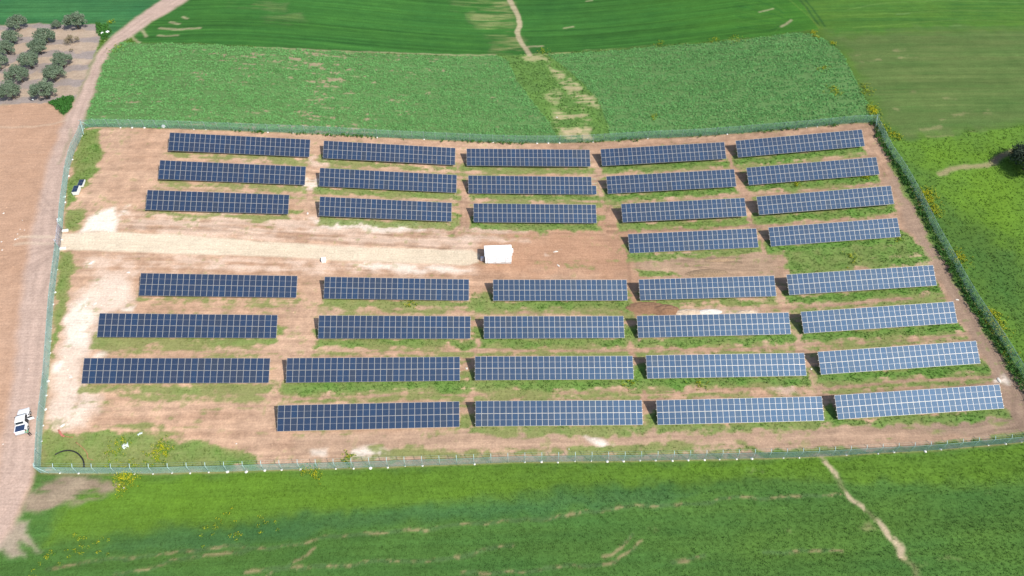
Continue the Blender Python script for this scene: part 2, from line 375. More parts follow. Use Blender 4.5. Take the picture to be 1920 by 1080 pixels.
# --- north-east lush wheat, dull olive wheat
NE = [(1470, FAR), (1500, 0), (1525, 40), (1545, 56), (1570, 69), (1700, 56), (1920, 53), (3600, 53), (3600, FAR)]
zone(1, NE, (.026, .112, .014), (.056, .168, .016), n_big*.7 + nstripe*.9 - .3)
E1 = [(1545, 60), (1570, 69), (1700, 57), (1920, 53), (3600, 53), (3600, 190), (1920, 236), (1800, 252), (1700, 264), (1668, 248), (1640, 205), (1622, 170), (1602, 130), (1582, 92)]
i, k = zone(1, E1, (.062, .118, .030), (.108, .148, .046), n_big*.5 + n_smear*.8 + nstripe*.8 - .55, 3.0, 2.5)
# --- south wheat
S = [(30, 975), (50, 930), (66, 893), (76, 889), (200, 892), (350, 890), (560, 884), (860, 875), (1060, 869), (1440, 862), (1640, 853), (1840, 839), (1975, 822), (2500, 780), (3400, 760), (3000, 2600), (-800, 2600), (-150, 1090), (10, 1010)]
zone(1, S, (.034, .128, .020), (.056, .160, .020), n_smear*.9 + n_big*.3 - .15, .4, .5)
i, k = area([(200, 892), (560, 884), (860, 875), (1060, 869), (1440, 862), (1640, 853), (1840, 839), (2100, 815), (2100, 900), (1900, 905), (1700, 905), (1450, 900), (1250, 905), (1040, 915), (830, 940), (560, 962), (350, 985), (180, 1010), (80, 1010), (120, 950)], 1.2, 1.5)
mixc(i, k*.8, tones(i, (.060, .172, .016), (.098, .21, .016), n_smear[i]*.7 + n_big[i]*.6 - .15))
i, k = area([(300, 1000), (560, 975), (830, 955), (1040, 935), (1220, 918), (1300, 925), (1240, 945), (1100, 955), (860, 975), (600, 1000), (350, 1030), (150, 1045)], 1.0, 1.5)
mixc(i, k*.6, tones(i, (.024, .108, .026), (.040, .135, .030), n_smear[i]))
i, k = area([(1380, 930), (1600, 950), (1800, 905), (2100, 900), (2200, 1200), (1380, 1200), (1400, 1020)], 3, 3)
mixc(i, k*.5, tones(i, (.036, .125, .018), (.060, .165, .018), n_smear[i]*1.3 - .15))
# --- bean fields and the weedy strip between them
B1 = [(222, 80), (262, 81), (480, 90), (700, 100), (930, 104), (950, 112), (968, 150), (1000, 195), (1030, 230), (1052, 266), (960, 267), (860, 263), (720, 257), (600, 250.5), (480, 246), (300, 239.5), (180, 238), (158, 240), (168, 205), (179, 175), (185, 150), (192, 125), (207, 100)]
B2 = [(1026, 101), (1200, 90), (1330, 80), (1440, 69), (1492, 61), (1530, 66), (1560, 82), (1580, 105), (1602, 145), (1622, 185), (1637, 214), (1639, 229), (1600, 230), (1440, 244.5), (1320, 254), (1210, 259), (1146, 264), (1138, 230), (1118, 185), (1090, 152), (1060, 128)]
BM = [(930, 104), (1030, 100), (1062, 128), (1092, 152), (1120, 185), (1140, 232), (1148, 264), (1110, 265), (1060, 267), (960, 267), (1052, 266)]
zone(0, BM, (.052, .165, .026), (.12, .215, .05), n_big*.6 + n_med*.8 - .2)
bean_soil = sstep(.56, .66, n_str2*.55 + n_fine*.45 + (n_big-.5)*.35 - .16*np.clip(np.abs(X + 38)/55, 0, 1))
for bi, B in enumerate((B1, B2)):
    i, k = zone(2, B, (.070, .165, .042), (.088, .20, .055), n_smear*.9 + n_med*.5 - .2, .3, .5)
    mixc(i, k*bean_soil[i]*(.85 if bi == 0 else .3), (.30, .23, .15))
    gl = line([(1060, 128), (1090, 152), (1118, 185), (1138, 230)], 0.5, .3, .3)
tan = (.42, .33, .20)
for P_, a_ in (([(1030, 125), (1060, 140), (1090, 165), (1105, 190), (1070, 180), (1045, 150)], .75), ([(1010, 180), (1040, 165), (1060, 185), (1040, 200)], .5), ([(1065, 180), (1110, 180), (1120, 205), (1070, 190)], .7), ([(1030, 208), (1090, 205), (1105, 225), (1040, 235)], .7), ([(1050, 235), (1100, 235), (1116, 262), (1060, 262)], .9), ([(972, 105), (1020, 103), (1030, 118), (985, 112)], .6)):
    i, k = area(P_, 1.0, 2.0)
    mixc(i, k*a_*sstep(.36, .56, n_str2[i]*.6 + n_med[i]*.4), tan)
# bare streaks in the north wheat
for P_, a_ in (([(880, 0), (955, 0), (985, 100), (930, 102), (905, 60), (880, 40)], .85), ([(480, 6), (535, 8), (530, 18), (480, 16)], .5), ([(430, 5), (480, 8), (480, 14), (430, 12)], .5), ([(850, 2), (960, 5), (960, 20), (850, 16)], .45), ([(500, 30), (560, 28), (570, 40), (500, 42)], .35), ([(925, 88), (990, 88), (995, 103), (925, 103)], .8)):
    i, k = area(P_, 2.0, 1.5)
    mixc(i, k*a_*.6*sstep(.44, .70, n_smear[i]*.7 + n_str2[i]*.3), (.30, .27, .13))
for P_, w_ in ((smooth_poly([(953, -20), (956, 0), (963, 15), (972, 32), (975, 48), (970, 60), (975, 75), (983, 88), (993, 103)]), .75), ([(300, 53), (330, 56), (350, 54), (375, 53)], .5), ([(296, 66), (310, 68), (333, 67)], .36), ([(319, 42), (335, 45)], .5), ([(343, 32), (352, 34)], .4), ([(268, 56), (271, 62), (274, 68)], .42), ([(245, 68), (262, 80)], .4), ([(1100, 2), (1110, 1)], .3), ([(1425, 22), (1450, 16)], .35), ([(1464, 50), (1474, 45), (1482, 38)], .45), ([(990, 88), (1018, 86)], .4), ([(1058, 53), (1075, 50)], .3)):
    i, k = line(P_, w_, .35, .45)
    mixc(i, k*(.85 if w_ > .7 else .6), (.38, .31, .20))
i, k = line([(480, 89.5), (560, 92), (640, 96), (740, 99), (930, 103)], .35, .3, .4); mixc(i, k*.6, (.33, .28, .17))
i, k = line([(1000, 103), (1100, 95), (1200, 88), (1330, 79), (1440, 68)], .45, .3, .6); mixc(i, k*.6*sstep(.4, .6, n_str[i]), (.30, .28, .14))
# tram lines and tracks in the north-east
for P_, w_, c_ in ((smooth_poly([(1488, -20), (1500, 0), (1520, 25), (1535, 48)]), .35, (.010, .06, .012)), (smooth_poly([(1498, -20), (1510, 0), (1530, 25), (1547, 50)]), .35, (.010, .06, .012)), (smooth_poly([(1480, 0), (1510, 25), (1535, 50)]), .3, (.10, .24, .03)),
                   (smooth_poly([(1590, 18), (1660, 6), (1760, 2), (1850, 3), (1960, 7)]), .3, (.12, .27, .05)), (smooth_poly([(1560, 30), (1660, 26), (1800, 20), (1960, 24)]), .3, (.12, .26, .04)), (smooth_poly([(1600, 52), (1680, 46), (1790, 38), (1960, 42)]), .25, (.12, .26, .04)),
                   ([(1680, 27), (1705, 25)], .35, (.2, .24, .12)), ([(1780, 49), (1803, 48)], .3, (.22, .26, .12))):
    i, k = line(P_, w_*.8, .25, .3); mixc(i, k*(.6 if c_[0] < .02 else .28), c_)
for q_ in range(9):      # headland curves
    i, k = line(smooth_poly([(1380 + 0*q_, -20 - 4*q_ + 14*q_), (1440, 0 + 8*q_), (1470 - q_, 20 + 4*q_)]), .2, .25, .3); mixc(i, k*.4, (.010, .07, .014) if q_ % 2 else (.05, .16, .02))
for P_ in ([(1610, 103), (1618, 101)], [(1617, 116), (1650, 114)], [(1687, 108), (1705, 104), (1715, 106)], [(1680, 95), (1695, 93)], [(1730, 243), (1760, 236)], [(1770, 186), (1790, 184)], [(1740, 257), (1850, 248)], [(1760, 222), (1860, 208)], [(1705, 174), (1712, 172)], [(1680, 200), (1684, 206)]):
    i, k = line(P_, .5, .5, 1.4); mixc(i, k*.33*sstep(.42, .6, n_str[i]*.5 + n_med[i]*.5), (.34, .27, .15))
# --- south wheat: wheel tracks worn to bare soil, the gully
soil_t = (.30, .22, .12)
for P_ in ([(90, 1068), (200, 1050), (300, 1040), (420, 1022), (490, 1030), (520, 1026), (605, 1011), (697, 1003), (770, 996), (890, 982), (972, 975), (1045, 968), (1122, 958), (1210, 947), (1300, 946), (1382, 935), (1462, 934), (1515, 931), (1575, 928)],
           [(460, 1072), (590, 1062), (655, 1060), (717, 1054), (840, 1051), (917, 1030), (960, 1022)], [(865, 1078), (992, 1072), (1072, 1062), (1135, 1056), (1177, 1037), (1200, 1017)], [(1130, 1042), (1155, 1034), (1185, 1003)], [(1430, 1037), (1505, 1032), (1580, 1032)],
           [(215, 1076), (250, 1069), (297, 1064), (360, 1042), (412, 1037), (470, 1031)], [(500, 1080), (560, 1050), (590, 1028)], [(1260, 1055), (1300, 1046), (1320, 1040)]):
    i, k = line(smooth_poly(P_, 4), .22, .25, .6)
    mixc(i, k*.7, (.080, .135, .050)); mixc(i, k*sstep(.48, .60, n_med[i]*.35 + n_dot[i]*.65)*.7, soil_t)
GULLY = smooth_poly([(1538, 855), (1545, 872), (1560, 885), (1572, 900), (1580, 916), (1592, 930), (1608, 940), (1622, 957), (1650, 982), (1668, 1000), (1688, 1022), (1695, 1045), (1715, 1065), (1728, 1095), (1750, 1150)], 4)
i, k = line(GULLY, .42, .4, .9)
mixc(i, k*.8, (.16, .17, .075)); mixc(i, k*sstep(.46, .55, n_med[i]*.75 + n_dot[i]*.25)*.95, (.42, .33, .22))
for P_ in ([(1608, 990), (1625, 980), (1640, 985), (1622, 995)], [(1690, 1040), (1718, 1040), (1740, 1062), (1705, 1080)], [(1402, 880), (1420, 875), (1428, 882), (1405, 890)], [(1475, 995), (1490, 993), (1488, 999)], [(1212, 995), (1228, 993), (1226, 998)], [(1845, 925), (1855, 923), (1852, 929)], [(1760, 1045), (1800, 1040), (1795, 1045)]):
    i, k = area(P_, .6, 1.2); mixc(i, k*.5*sstep(.45, .6, n_med[i]*.5 + n_dot[i]*.5), (.34, .26, .15))
# bare brown corner south-west
i, k = area([(48, 930), (75, 905), (120, 893), (200, 898), (235, 910), (200, 925), (150, 945), (100, 958), (52, 955)], .8, 1.5)
mixc(i, k*.9*sstep(.25, .5, n_med[i]*.5 + n_str2[i]*.5 + .05), tones(i, (.22, .15, .115), (.34, .26, .19), n_med[i]))
i, k = area([(-40, 1010), (20, 990), (50, 975), (45, 1000), (72, 1030), (30, 1020), (45, 1045), (20, 1045), (0, 1030), (-40, 1050)], .6, 1.2)
mixc(i, k*.85, tones(i, (.30, .22, .17), (.38, .30, .24), n_med[i]))
# --- east meadow
E2 = [(1644, 232), (1668, 250), (1700, 265), (1800, 253), (1920, 237), (3600, 190), (3600, 760), (2500, 780), (1975, 818), (1945, 762), (1890, 667), (1840, 590), (1795, 515), (1750, 433), (1705, 346), (1668, 288)]
zone(0, E2, (.046, .150, .018), (.098, .21, .022), n_big*1.0 + n_med*.7 - .35, .5, .6)
for P_, a_, c_ in (([(1850, 320), (1920, 330), (1920, 470), (1850, 480), (1790, 420), (1800, 360)], .5, (.115, .20, .018)), ([(1720, 270), (1860, 265), (1920, 290), (1850, 310), (1740, 310)], .5, (.10, .19, .016)), ([(1750, 420), (1830, 400), (1920, 480), (1920, 620), (1850, 560)], .6, (.025, .10, .016)), ([(1690, 310), (1740, 320), (1790, 420), (1760, 430)], .45, (.025, .105, .015))):
    i, k = area(P_, 5, 4); mixc(i, k*a_, c_)
i, k = line(smooth_poly([(1760, 323), (1800, 316), (1840, 312), (1862, 305), (1880, 292), (1900, 284)]), .7, .5, .8); mixc(i, k*.7, (.30, .22, .14))
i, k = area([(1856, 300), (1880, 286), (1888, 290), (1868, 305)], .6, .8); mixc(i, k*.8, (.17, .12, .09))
# --- left: ploughed field, orchard, road
PF = [(-1500, 200), (0, 198), (95, 188), (140, 190), (155, 240), (130, 330), (110, 460), (95, 600), (75, 800), (64, 890), (40, 960), (0, 1010), (-100, 1090), (-800, 2600), (-3000, 2600)]
zone(3, PF, (.37, .225, .145), (.43, .28, .195), n_big*.8 + n_str*.4 - .1, .6, .8)
OR = [(-1500, 60), (0, 47), (60, 44), (120, 47), (187, 46), (192, 62), (180, 95), (164, 135), (150, 165), (137, 190), (95, 191), (0, 199), (-1500, 215)]
zone(4, OR, (.30, .225, .165), (.42, .33, .25), n_med*.8 + n_big*.3, .6, .8)
# mown grey strips and grassy strips across the orchard
u = (Y - 0.05*X) + (n_big - .5)*5 + WY*.8
strip = .5 + .5*np.sin(u*2*np.pi/7.4 + 1.2)
sel = ZONE == 4
mm = (sstep(.35, .65, strip + (n_med-.5)*1.3)*.75)[sel][:, None]; C[sel] = C[sel]*(1-mm) + np.array([.235, .205, .20])*mm
mm = (sstep(.62, .78, n_str*.45 + n_med*.55)*sstep(.3, .0, strip)*.7)[sel][:, None]; C[sel] = C[sel]*(1-mm) + np.array([.17, .20, .07])*mm
ROAD = ROAD_L + ROAD_R[::-1]
i, k = zone(5, ROAD, (.385, .275, .22), (.45, .335, .275), n_big*.5 + n_str*.4 + n_med*.3 - .1, .9, .5)
RC = GL(smooth_poly(ROAD_R, 4))
i = bbox_idx(RC, 12); i = i[np.isin(ZONE[i], (3, 5))]
dd = np.abs(ldist(X[i], Y[i], RC)) + (n_med[i]-.5)*.4
for off, wd, am in ((1.6, .35, .10), (3.4, .35, .11), (4.6, .3, .06), (6.3, .4, .06), (2.5, .5, -.05)):
    k = np.exp(-((dd-off)/wd)**2)*am*sstep(.3, .5, n_big[i]); C[i] *= (1-k)[:, None]
i, k = line([(133, 243), (131, 262), (120, 285), (112, 305)], .35, .3, .6); mixc(i, k*.35, (.16, .18, .09))
for P_, w_, a_ in ((smooth_poly([(40, 444), (75, 443), (112, 444)]), .35, .7), (smooth_poly([(30, 458), (70, 456), (112, 457)]), .35, .5), ([(0, 238), (60, 238), (100, 232), (125, 226)], .3, .35)):
    i, k = line(P_, w_, .3, .4); mixc(i, k*a_, (.50, .40, .30))
for a0, b0 in (((112, 460), (0, 500)), ((112, 465), (20, 520)), ((108, 470), (40, 520)), ((112, 440), (70, 380)), ((112, 436), (60, 340)), ((110, 470), (70, 560)), ((108, 462), (0, 480))):
    for o in (0, 9):
        c0 = ((a0[0]*.55 + b0[0]*.45) + 6, (a0[1]*.55 + b0[1]*.45) - 4)
        i, k = line(smooth_poly([(a0[0], a0[1]), c0, (b0[0], b0[1]+o)]), .28, .25, .3); C[i] *= (1 - .07*k)[:, None]
for P_, c_ in (([(95, 192), (118, 184), (136, 183), (137, 190), (128, 210), (122, 218), (112, 207)], (.035, .13, .022)), ([(180, 45), (200, 50), (210, 62), (195, 75), (184, 62)], (.05, .15, .03))):
    i, k = area(P_, .5, .9); mixc(i, k, c_); j = i[k > .5]; ZONE[j] = 0; GR[j] = .95
# drill lines in the wheat
n_line = fbm(X + Y*.1, Y + .012*X, 70, .62, 91, 3); n_blk = fbm(X, Y, 40, 6, 95, 3)
sel = (ZONE == 1) & (Y > 120)
ka = np.where(X > 88, .35, .75)
C[sel] *= (1 + (ka*(n_line-.5))[sel] + .25*(n_blk[sel]-.5))[:, None]
sel = (ZONE == 1) & (Y < 90)
C[sel] *= (1 + .30*(n_line[sel]-.5) + .35*(n_blk[sel]-.5))[:, None]
# --- the fenced plot
zone(6, PLOT, (.345, .208, .133), (.44, .30, .208), n_big*.8 + n_str*.5 - .15, .5, .15)
plot = ZONE == 6
C[plot] = C[plot]*(1.06 + .40*(n_str[plot]-.5) + .35*(n_med[plot]-.5) + .40*(n_dot[plot]-.5) + .25*(n_fine[plot]-.5) - .22*np.clip((X[plot]+50)/140, 0, 1))[:, None]
# reddish earth round the cabin, dark churned earth, pale chalk spoil
def earth(P_, c_, a_, s=1.5, rag=2.0, n=None):
    i, k = area(P_, s, rag); i2 = plot[i]; i, k = i[i2], k[i2]
    kk = k*a_ if n is None else k*a_*n[i]
    mixc(i, kk, c_)
earth([(900, 425), (1180, 420), (1190, 480), (1195, 520), (930, 520), (900, 500)], (.36, .205, .125), .75, 5.0, 5.0)
earth([(1140, 420), (1190, 440), (1200, 520), (1180, 565), (1140, 560), (1165, 500), (1120, 440)], (.30, .18, .115), .65, 3.0, 4.0)
earth([(1155, 562), (1235, 566), (1260, 578), (1255, 590), (1160, 592)], (.27, .155, .09), .9)
earth([(1200, 480), (1330, 470), (1460, 478), (1460, 515), (1280, 518), (1200, 500)], (.33, .24, .16), .6, 2.5, 3.0)
earth([(1640, 240), (1690, 330), (1790, 520), (1920, 735), (1985, 815), (1900, 820), (1600, 800), (1560, 795), (1890, 760), (1780, 560), (1690, 400)], (.27, .19, .138), .85, 1.0)
earth([(560, 800), (1560, 800), (1900, 790), (1900, 815), (1560, 845), (1000, 850), (560, 860)], (.40, .28, .195), .5)
chk = (.66, .58, .49)
pale = (.55, .42, .33)
sn = sstep(.38, .62, n_str*.55 + n_med*.45)
earth([(230, 398), (480, 405), (700, 415), (900, 420), (1000, 430), (900, 445), (880, 470), (500, 455), (230, 440)], pale, .65, 1.5, 2, sn)
earth([(150, 475), (330, 480), (520, 485), (760, 495), (900, 500), (870, 520), (560, 515), (260, 512), (170, 520)], pale, .75, 1.5, 2, sn)
earth([(205, 508), (260, 512), (250, 560), (200, 580), (180, 640), (155, 690), (180, 760), (150, 800), (95, 790), (92, 735), (104, 700), (118, 640), (125, 590), (150, 550)], (.58, .46, .37), 1.0, 1.5, 2, sstep(.2, .45, n_med*.6 + n_big*.4))
earth([(150, 434), (165, 410), (185, 396), (216, 387), (222, 415), (216, 437)], chk, 1.0, .7, .7)
for P_, a_ in (([(225, 392), (245, 385), (240, 400), (226, 402)], .7), ([(95, 688), (118, 678), (112, 700), (98, 698)], 1.0), ([(128, 590), (165, 560), (175, 600), (160, 650), (125, 650)], .8), ([(575, 411), (640, 412), (730, 418), (820, 424), (800, 436), (700, 434), (600, 425)], .75), ([(505, 415), (600, 425), (590, 436), (510, 428)], .6), ([(835, 445), (930, 440), (960, 452), (880, 456)], .6), ([(660, 492), (760, 496), (880, 505), (830, 515), (700, 505)], .7), ([(330, 478), (430, 484), (420, 500), (340, 498)], .6), ([(160, 495), (180, 488), (176, 502), (163, 500)], .8), ([(222, 576), (250, 571), (246, 582), (226, 584)], .9), ([(560, 335), (600, 330), (598, 358), (565, 352)], .7), ([(585, 290), (640, 300), (620, 316), (580, 310)], .6), ([(190, 655), (202, 655), (202, 668), (180, 664)], .8), ([(665, 835), (735, 842), (740, 855), (660, 856)], .9), ([(575, 846), (608, 846), (606, 857), (578, 857)], .8), ([(1095, 812), (1140, 822), (1155, 832), (1130, 838), (1110, 825)], .95), ([(1300, 580), (1420, 578), (1425, 590), (1310, 592)], .6), ([(940, 448), (990, 446), (992, 452), (945, 453)], .5), ([(1025, 470), (1050, 468), (1046, 474), (1028, 475)], .7), ([(430, 360), (560, 366), (560, 372), (540, 372)], .3), ([(1430, 715), (1480, 712), (1490, 735), (1440, 735)], .6), ([(1858, 710), (1885, 708), (1890, 716), (1862, 716)], .9), ([(455, 300), (500, 320), (420, 322)], .3)):
    earth(P_, chk if a_ > .6 else pale, a_, .6, 1.2, sstep(.3, .5, n_med*.6 + n_str2*.4))
# wheel ruts
def ruts(P_, wd=.28, dark=.2, gap=9):
    for o in (0, gap):
        i, k = line(smooth_poly([(p[0], p[1]+o) for p in P_], 4), wd, .25, .5)
        s2 = plot[i]; i, k = i[s2], k[s2]; C[i] *= (1 - dark*k)[:, None]
        i, k = line(smooth_poly([(p[0], p[1]+o+3) for p in P_], 4), wd, .25, .5)
        s2 = plot[i]; i, k = i[s2], k[s2]; C[i] *= (1 + dark*.6*k)[:, None]
ruts([(240, 418), (400, 425), (600, 442), (800, 455), (900, 458)], .3, .14)
ruts([(225, 424), (400, 432), (620, 449), (850, 461)], .3, .14, 5)
ruts([(1140, 425), (1200, 422), (1300, 420), (1420, 412)], .45, .3, 10)
ruts([(1280, 482), (1340, 484), (1390, 486)], .4, .35, 7); ruts([(1280, 493), (1350, 498), (1420, 500)], .35, .25, 6)
ruts([(1140, 392), (1148, 380), (1165, 374), (1200, 372)], .4, .25, 5)
ruts([(1660, 260), (1690, 330), (1730, 400), (1790, 520), (1850, 620), (1905, 720), (1925, 780), (1880, 805), (1700, 812)], .45, .16, 6)
ruts([(1650, 262), (1685, 340), (1740, 430), (1800, 560), (1880, 690), (1900, 760), (1860, 792), (1600, 806)], .45, .16, 7)
ruts([(865, 372), (862, 420), (850, 440)], .3, .15, 0); ruts([(872, 372), (874, 420), (880, 440)], .3, .15, 0)
ruts([(1175, 470), (1180, 515), (1182, 590)], .3, .15, 0); ruts([(1186, 470), (1188, 515), (1190, 590)], .5, -.08, 0)
ruts([(350, 800), (600, 830), (900, 822), (1300, 808), (1560, 800)], .4, .10, 8)
ruts([(700, 818), (1000, 812), (1500, 806), (1700, 800)], .4, .10, 8)
# --- grass of the plot: strips that follow the tables' drip edge, then patches
STRIP = {(1, 1): .62, (1, 2): .72, (1, 3): .72, (1, 4): .9, (1, 5): .95, (2, 1): .6, (2, 2): .8, (2, 3): .85, (2, 4): .95, (2, 5): .95, (3, 1): .62, (3, 2): .72, (3, 3): .9, (3, 4): .8, (3, 5): .95, (4, 4): .8, (4, 5): 1.0,
         (5, 1): .48, (5, 2): .72, (5, 3): .9, (5, 4): .7, (5, 5): .95, (6, 1): .72, (6, 2): .9, (6, 3): .95, (6, 4): .9, (6, 5): .98, (7, 1): .66, (7, 2): .98, (7, 3): .98, (7, 4): 1.0, (7, 5): .98, (8, 2): .3, (8, 3): .7, (8, 4): .75, (8, 5): .9}
GR[plot] = .10
for (r_, c_, n_, tx, ty, tz, sl_, ya_, ta_, pi_) in TABLES:
    L_ = n_*pi_/2; a_ = STRIP[(r_, c_)]
    for y0_, y1_, am in ((ty-1.8-1.7, ty-.9, a_), (ty-1.2, ty+.4, a_*.85), (ty+.2, ty+2.0, a_*.40), (ty-6.4, ty-2.5, a_*.62 if r_ not in (3, 4, 8) else a_*.3)):
        i, k = area([(tx-L_-.9, y0_), (tx+L_+.9, y0_), (tx+L_+.9, y1_), (tx-L_-.9, y1_)], .9, 1.5, True)
        s2 = plot[i]; i, k = i[s2], k[s2]; GR[i] = np.maximum(GR[i], am*k)
for (r_, c_, n_, tx, ty, tz, sl_, ya_, ta_, pi_) in TABLES:      # wheel tracks along every aisle
    L_ = n_*pi_/2 + 2
    for off in (-4.15, -5.75):
        xx = np.linspace(tx-L_, tx+L_, 9); P_ = np.stack([xx, ty + off + .25*np.sin(xx*.21 + ty)], 1)
        i, k = line(P_, .3, .25, .5, True); s2 = plot[i]; i, k = i[s2], k[s2]
        k = k*sstep(.35, .55, n_big[i]*.5 + n_str[i]*.5); C[i] *= (1 - .14*k)[:, None]; GR[i] *= (1 - .6*k)
def grass(P_, a_, s=1.0, rag=1.5):
    i, k = area(P_, s, rag); s2 = plot[i]; i, k = i[s2], k[s2]; GR[i] = np.maximum(GR[i], a_*k)
for P_, a_ in (([(158, 242), (185, 245), (192, 290), (184, 318), (172, 335), (152, 366), (128, 385), (116, 400), (120, 360), (140, 285)], .98), ([(118, 392), (150, 392), (165, 398), (145, 432), (118, 424)], .85), ([(108, 470), (136, 474), (143, 505), (132, 560), (118, 600), (104, 665), (95, 690), (94, 660), (102, 560)], .92), ([(92, 690), (102, 690), (96, 730), (90, 720)], .6),
               ([(72, 800), (98, 786), (120, 806), (150, 812), (210, 800), (300, 812), (420, 838), (488, 850), (494, 884), (80, 890)], .88), ([(135, 806), (300, 780), (420, 790), (300, 830)], .52), ([(100, 812), (136, 812), (136, 860), (104, 840)], .25),
               ([(1640, 238), (1664, 250), (1686, 300), (1750, 425), (1800, 515), (1860, 615), (1985, 800), (1960, 800), (1890, 690), (1800, 548), (1740, 440), (1672, 318)], 1.0), ([(1330, 838), (1560, 845), (1700, 838), (1840, 822), (1980, 806), (1985, 822), (1700, 850), (1440, 862)], .88), ([(1060, 832), (1200, 832), (1400, 826), (1400, 862), (1060, 868)], .62), ([(700, 836), (950, 838), (1060, 845), (1060, 862), (900, 868), (640, 866), (590, 870)], .55), ([(490, 865), (700, 862), (700, 880), (490, 884)], .5),
               ([(1470, 470), (1700, 440), (1735, 470), (1745, 500), (1480, 515)], .82), ([(1190, 500), (1270, 508), (1280, 520), (1200, 522)], .85), ([(1168, 470), (1185, 488), (1250, 486), (1300, 478), (1190, 474)], .9), ([(1060, 496), (1140, 500), (1136, 512), (1060, 510)], .45), ([(860, 340), (875, 348), (880, 310), (862, 312)], .5), ([(845, 395), (860, 400), (855, 416), (845, 416)], .9), ([(1115, 400), (1135, 405), (1128, 420), (1118, 420)], .9), ([(540, 390), (565, 393), (555, 403), (540, 403)], .8), ([(515, 610), (540, 612), (535, 632), (518, 635)], .85), ([(575, 615), (600, 618), (600, 640), (580, 632)], .85), ([(880, 545), (925, 545), (925, 588), (880, 588)], .8), ([(880, 610), (908, 612), (910, 640), (880, 640)], .85), ([(862, 690), (892, 690), (892, 735), (862, 735)], .85), ([(1168, 612), (1196, 608), (1198, 640), (1170, 640)], .95), ([(1186, 690), (1215, 680), (1218, 735), (1186, 735)], .95), ([(1205, 772), (1235, 770), (1236, 800), (1206, 800)], .9), ([(862, 772), (892, 776), (892, 808), (862, 808)], .75), ([(1545, 760), (1570, 755), (1575, 790), (1546, 795)], .9), ([(1480, 600), (1505, 595), (1510, 628), (1484, 630)], .7), ([(180, 640), (300, 645), (500, 640), (510, 655), (190, 668)], .5), ([(250, 560), (560, 562), (560, 585), (300, 580)], .36), ([(590, 565), (880, 568), (1160, 568), (1160, 590), (600, 590)], .5), ([(510, 700), (530, 700), (532, 735), (505, 735)], .5), ([(160, 720), (480, 725), (500, 745), (420, 765), (160, 745)], .5), ([(220, 245), (280, 248), (275, 270), (220, 265)], .35), ([(1655, 440), (1690, 420), (1715, 450), (1720, 475), (1680, 470)], .85)):
    grass(P_, a_)
GR[plot] = np.clip(GR[plot], 0, 1)
gn = np.clip((n_str*.24 + n_str2*.20 + n_med*.22 + n_dot*.22 + n_fine*.12 - .5)*2.3 + .5, 0, 1)
gmask = sstep(-.16, .16, GR - gn) * plot
gmask = np.maximum(gmask, np.where(plot, sstep(.9, .98, GR)*.85, 0))
gmask = np.maximum(gmask, np.where(plot, sstep(.66, .76, n_dot)*sstep(.45, .62, n_big)*.55, 0))
lush = np.clip((GR - .5)*1.7, 0, 1)*.85 + (n_med - .5)*.9 + (n_big - .5)*.5
lush = np.clip(lush + (X - 20)/500, 0, 1)
gc = tones(allv, (.195, .215, .075), (.078, .205, .028), lush)
C = C*(1 - gmask[:, None]*.92) + gc*gmask[:, None]*.92
# gravel road over everything in the plot
GRV = [(111, 437), (200, 435.5), (300, 438), (480, 452), (640, 462), (800, 467), (885, 469), (899, 478), (897, 492), (880, 497), (760, 493), (640, 488), (520, 481), (330, 476), (200, 471), (130, 468), (112, 470)]
i, k = area(GRV, .3, .3)
mixc(i, k, tones(i, (.49, .40, .285), (.60, .51, .39), n_big[i]*.5 + n_str[i]*.35 + .25*np.clip((X[i]+20)/-60, -1, 1)))
j = i[k > .5]; ZONE[j] = 7; gmask[j] = 0
for P_ in (smooth_poly([(655, 470), (668, 475), (672, 484), (665, 490)]), smooth_poly([(650, 472), (660, 478), (662, 484)])):
    i, k = line(P_, .2, .15, .2); C[i] *= (1 - .1*k)[:, None]
gw = sstep(1.7, 3.0, C[:, 1]/np.maximum(C[:, 0], 1e-3))[:, None]
C = C*(1 - gw) + C*np.array([1.42, .98, 1.5])*gw
C = np.clip(C, .004, .8)
# small relief
relief = np.where(plot | np.isin(ZONE, (3, 4, 5)), (n_med-.5)*.10 + (n_fine-.5)*.05, (n_med-.5)*.12)
relief = np.where(ZONE == 7, (n_fine-.5)*.02, relief)
relief = np.where((np.abs(X) > 180) | (Y > 220) | (Y < 10), 0, relief)
Zr = Z + relief
# split the sheet by use
V3 = np.stack([X, Y, Zr], 1)
ix = np.arange(NX-1); iy = np.arange(NY-1)
A = (iy[:, None]*NX + ix[None, :]).ravel()
Q = np.stack([A, A+1, A+NX+1, A+NX], 1)
zf = np.max(ZONE[Q[:, :2]], 1)
zf = ZONE[A]
for zid, zname in enumerate(Z_NAMES):
    q = Q[zf == zid]
    if not len(q): continue
    used, inv = np.unique(q.ravel(), return_inverse=True)
    me = np_mesh(zname, V3[used], inv.reshape(-1, 4), True)
    attr_c(me, 'col', C[used])
    tag(mesh_obj(zname, me, MAT['ground']), kind='structure')

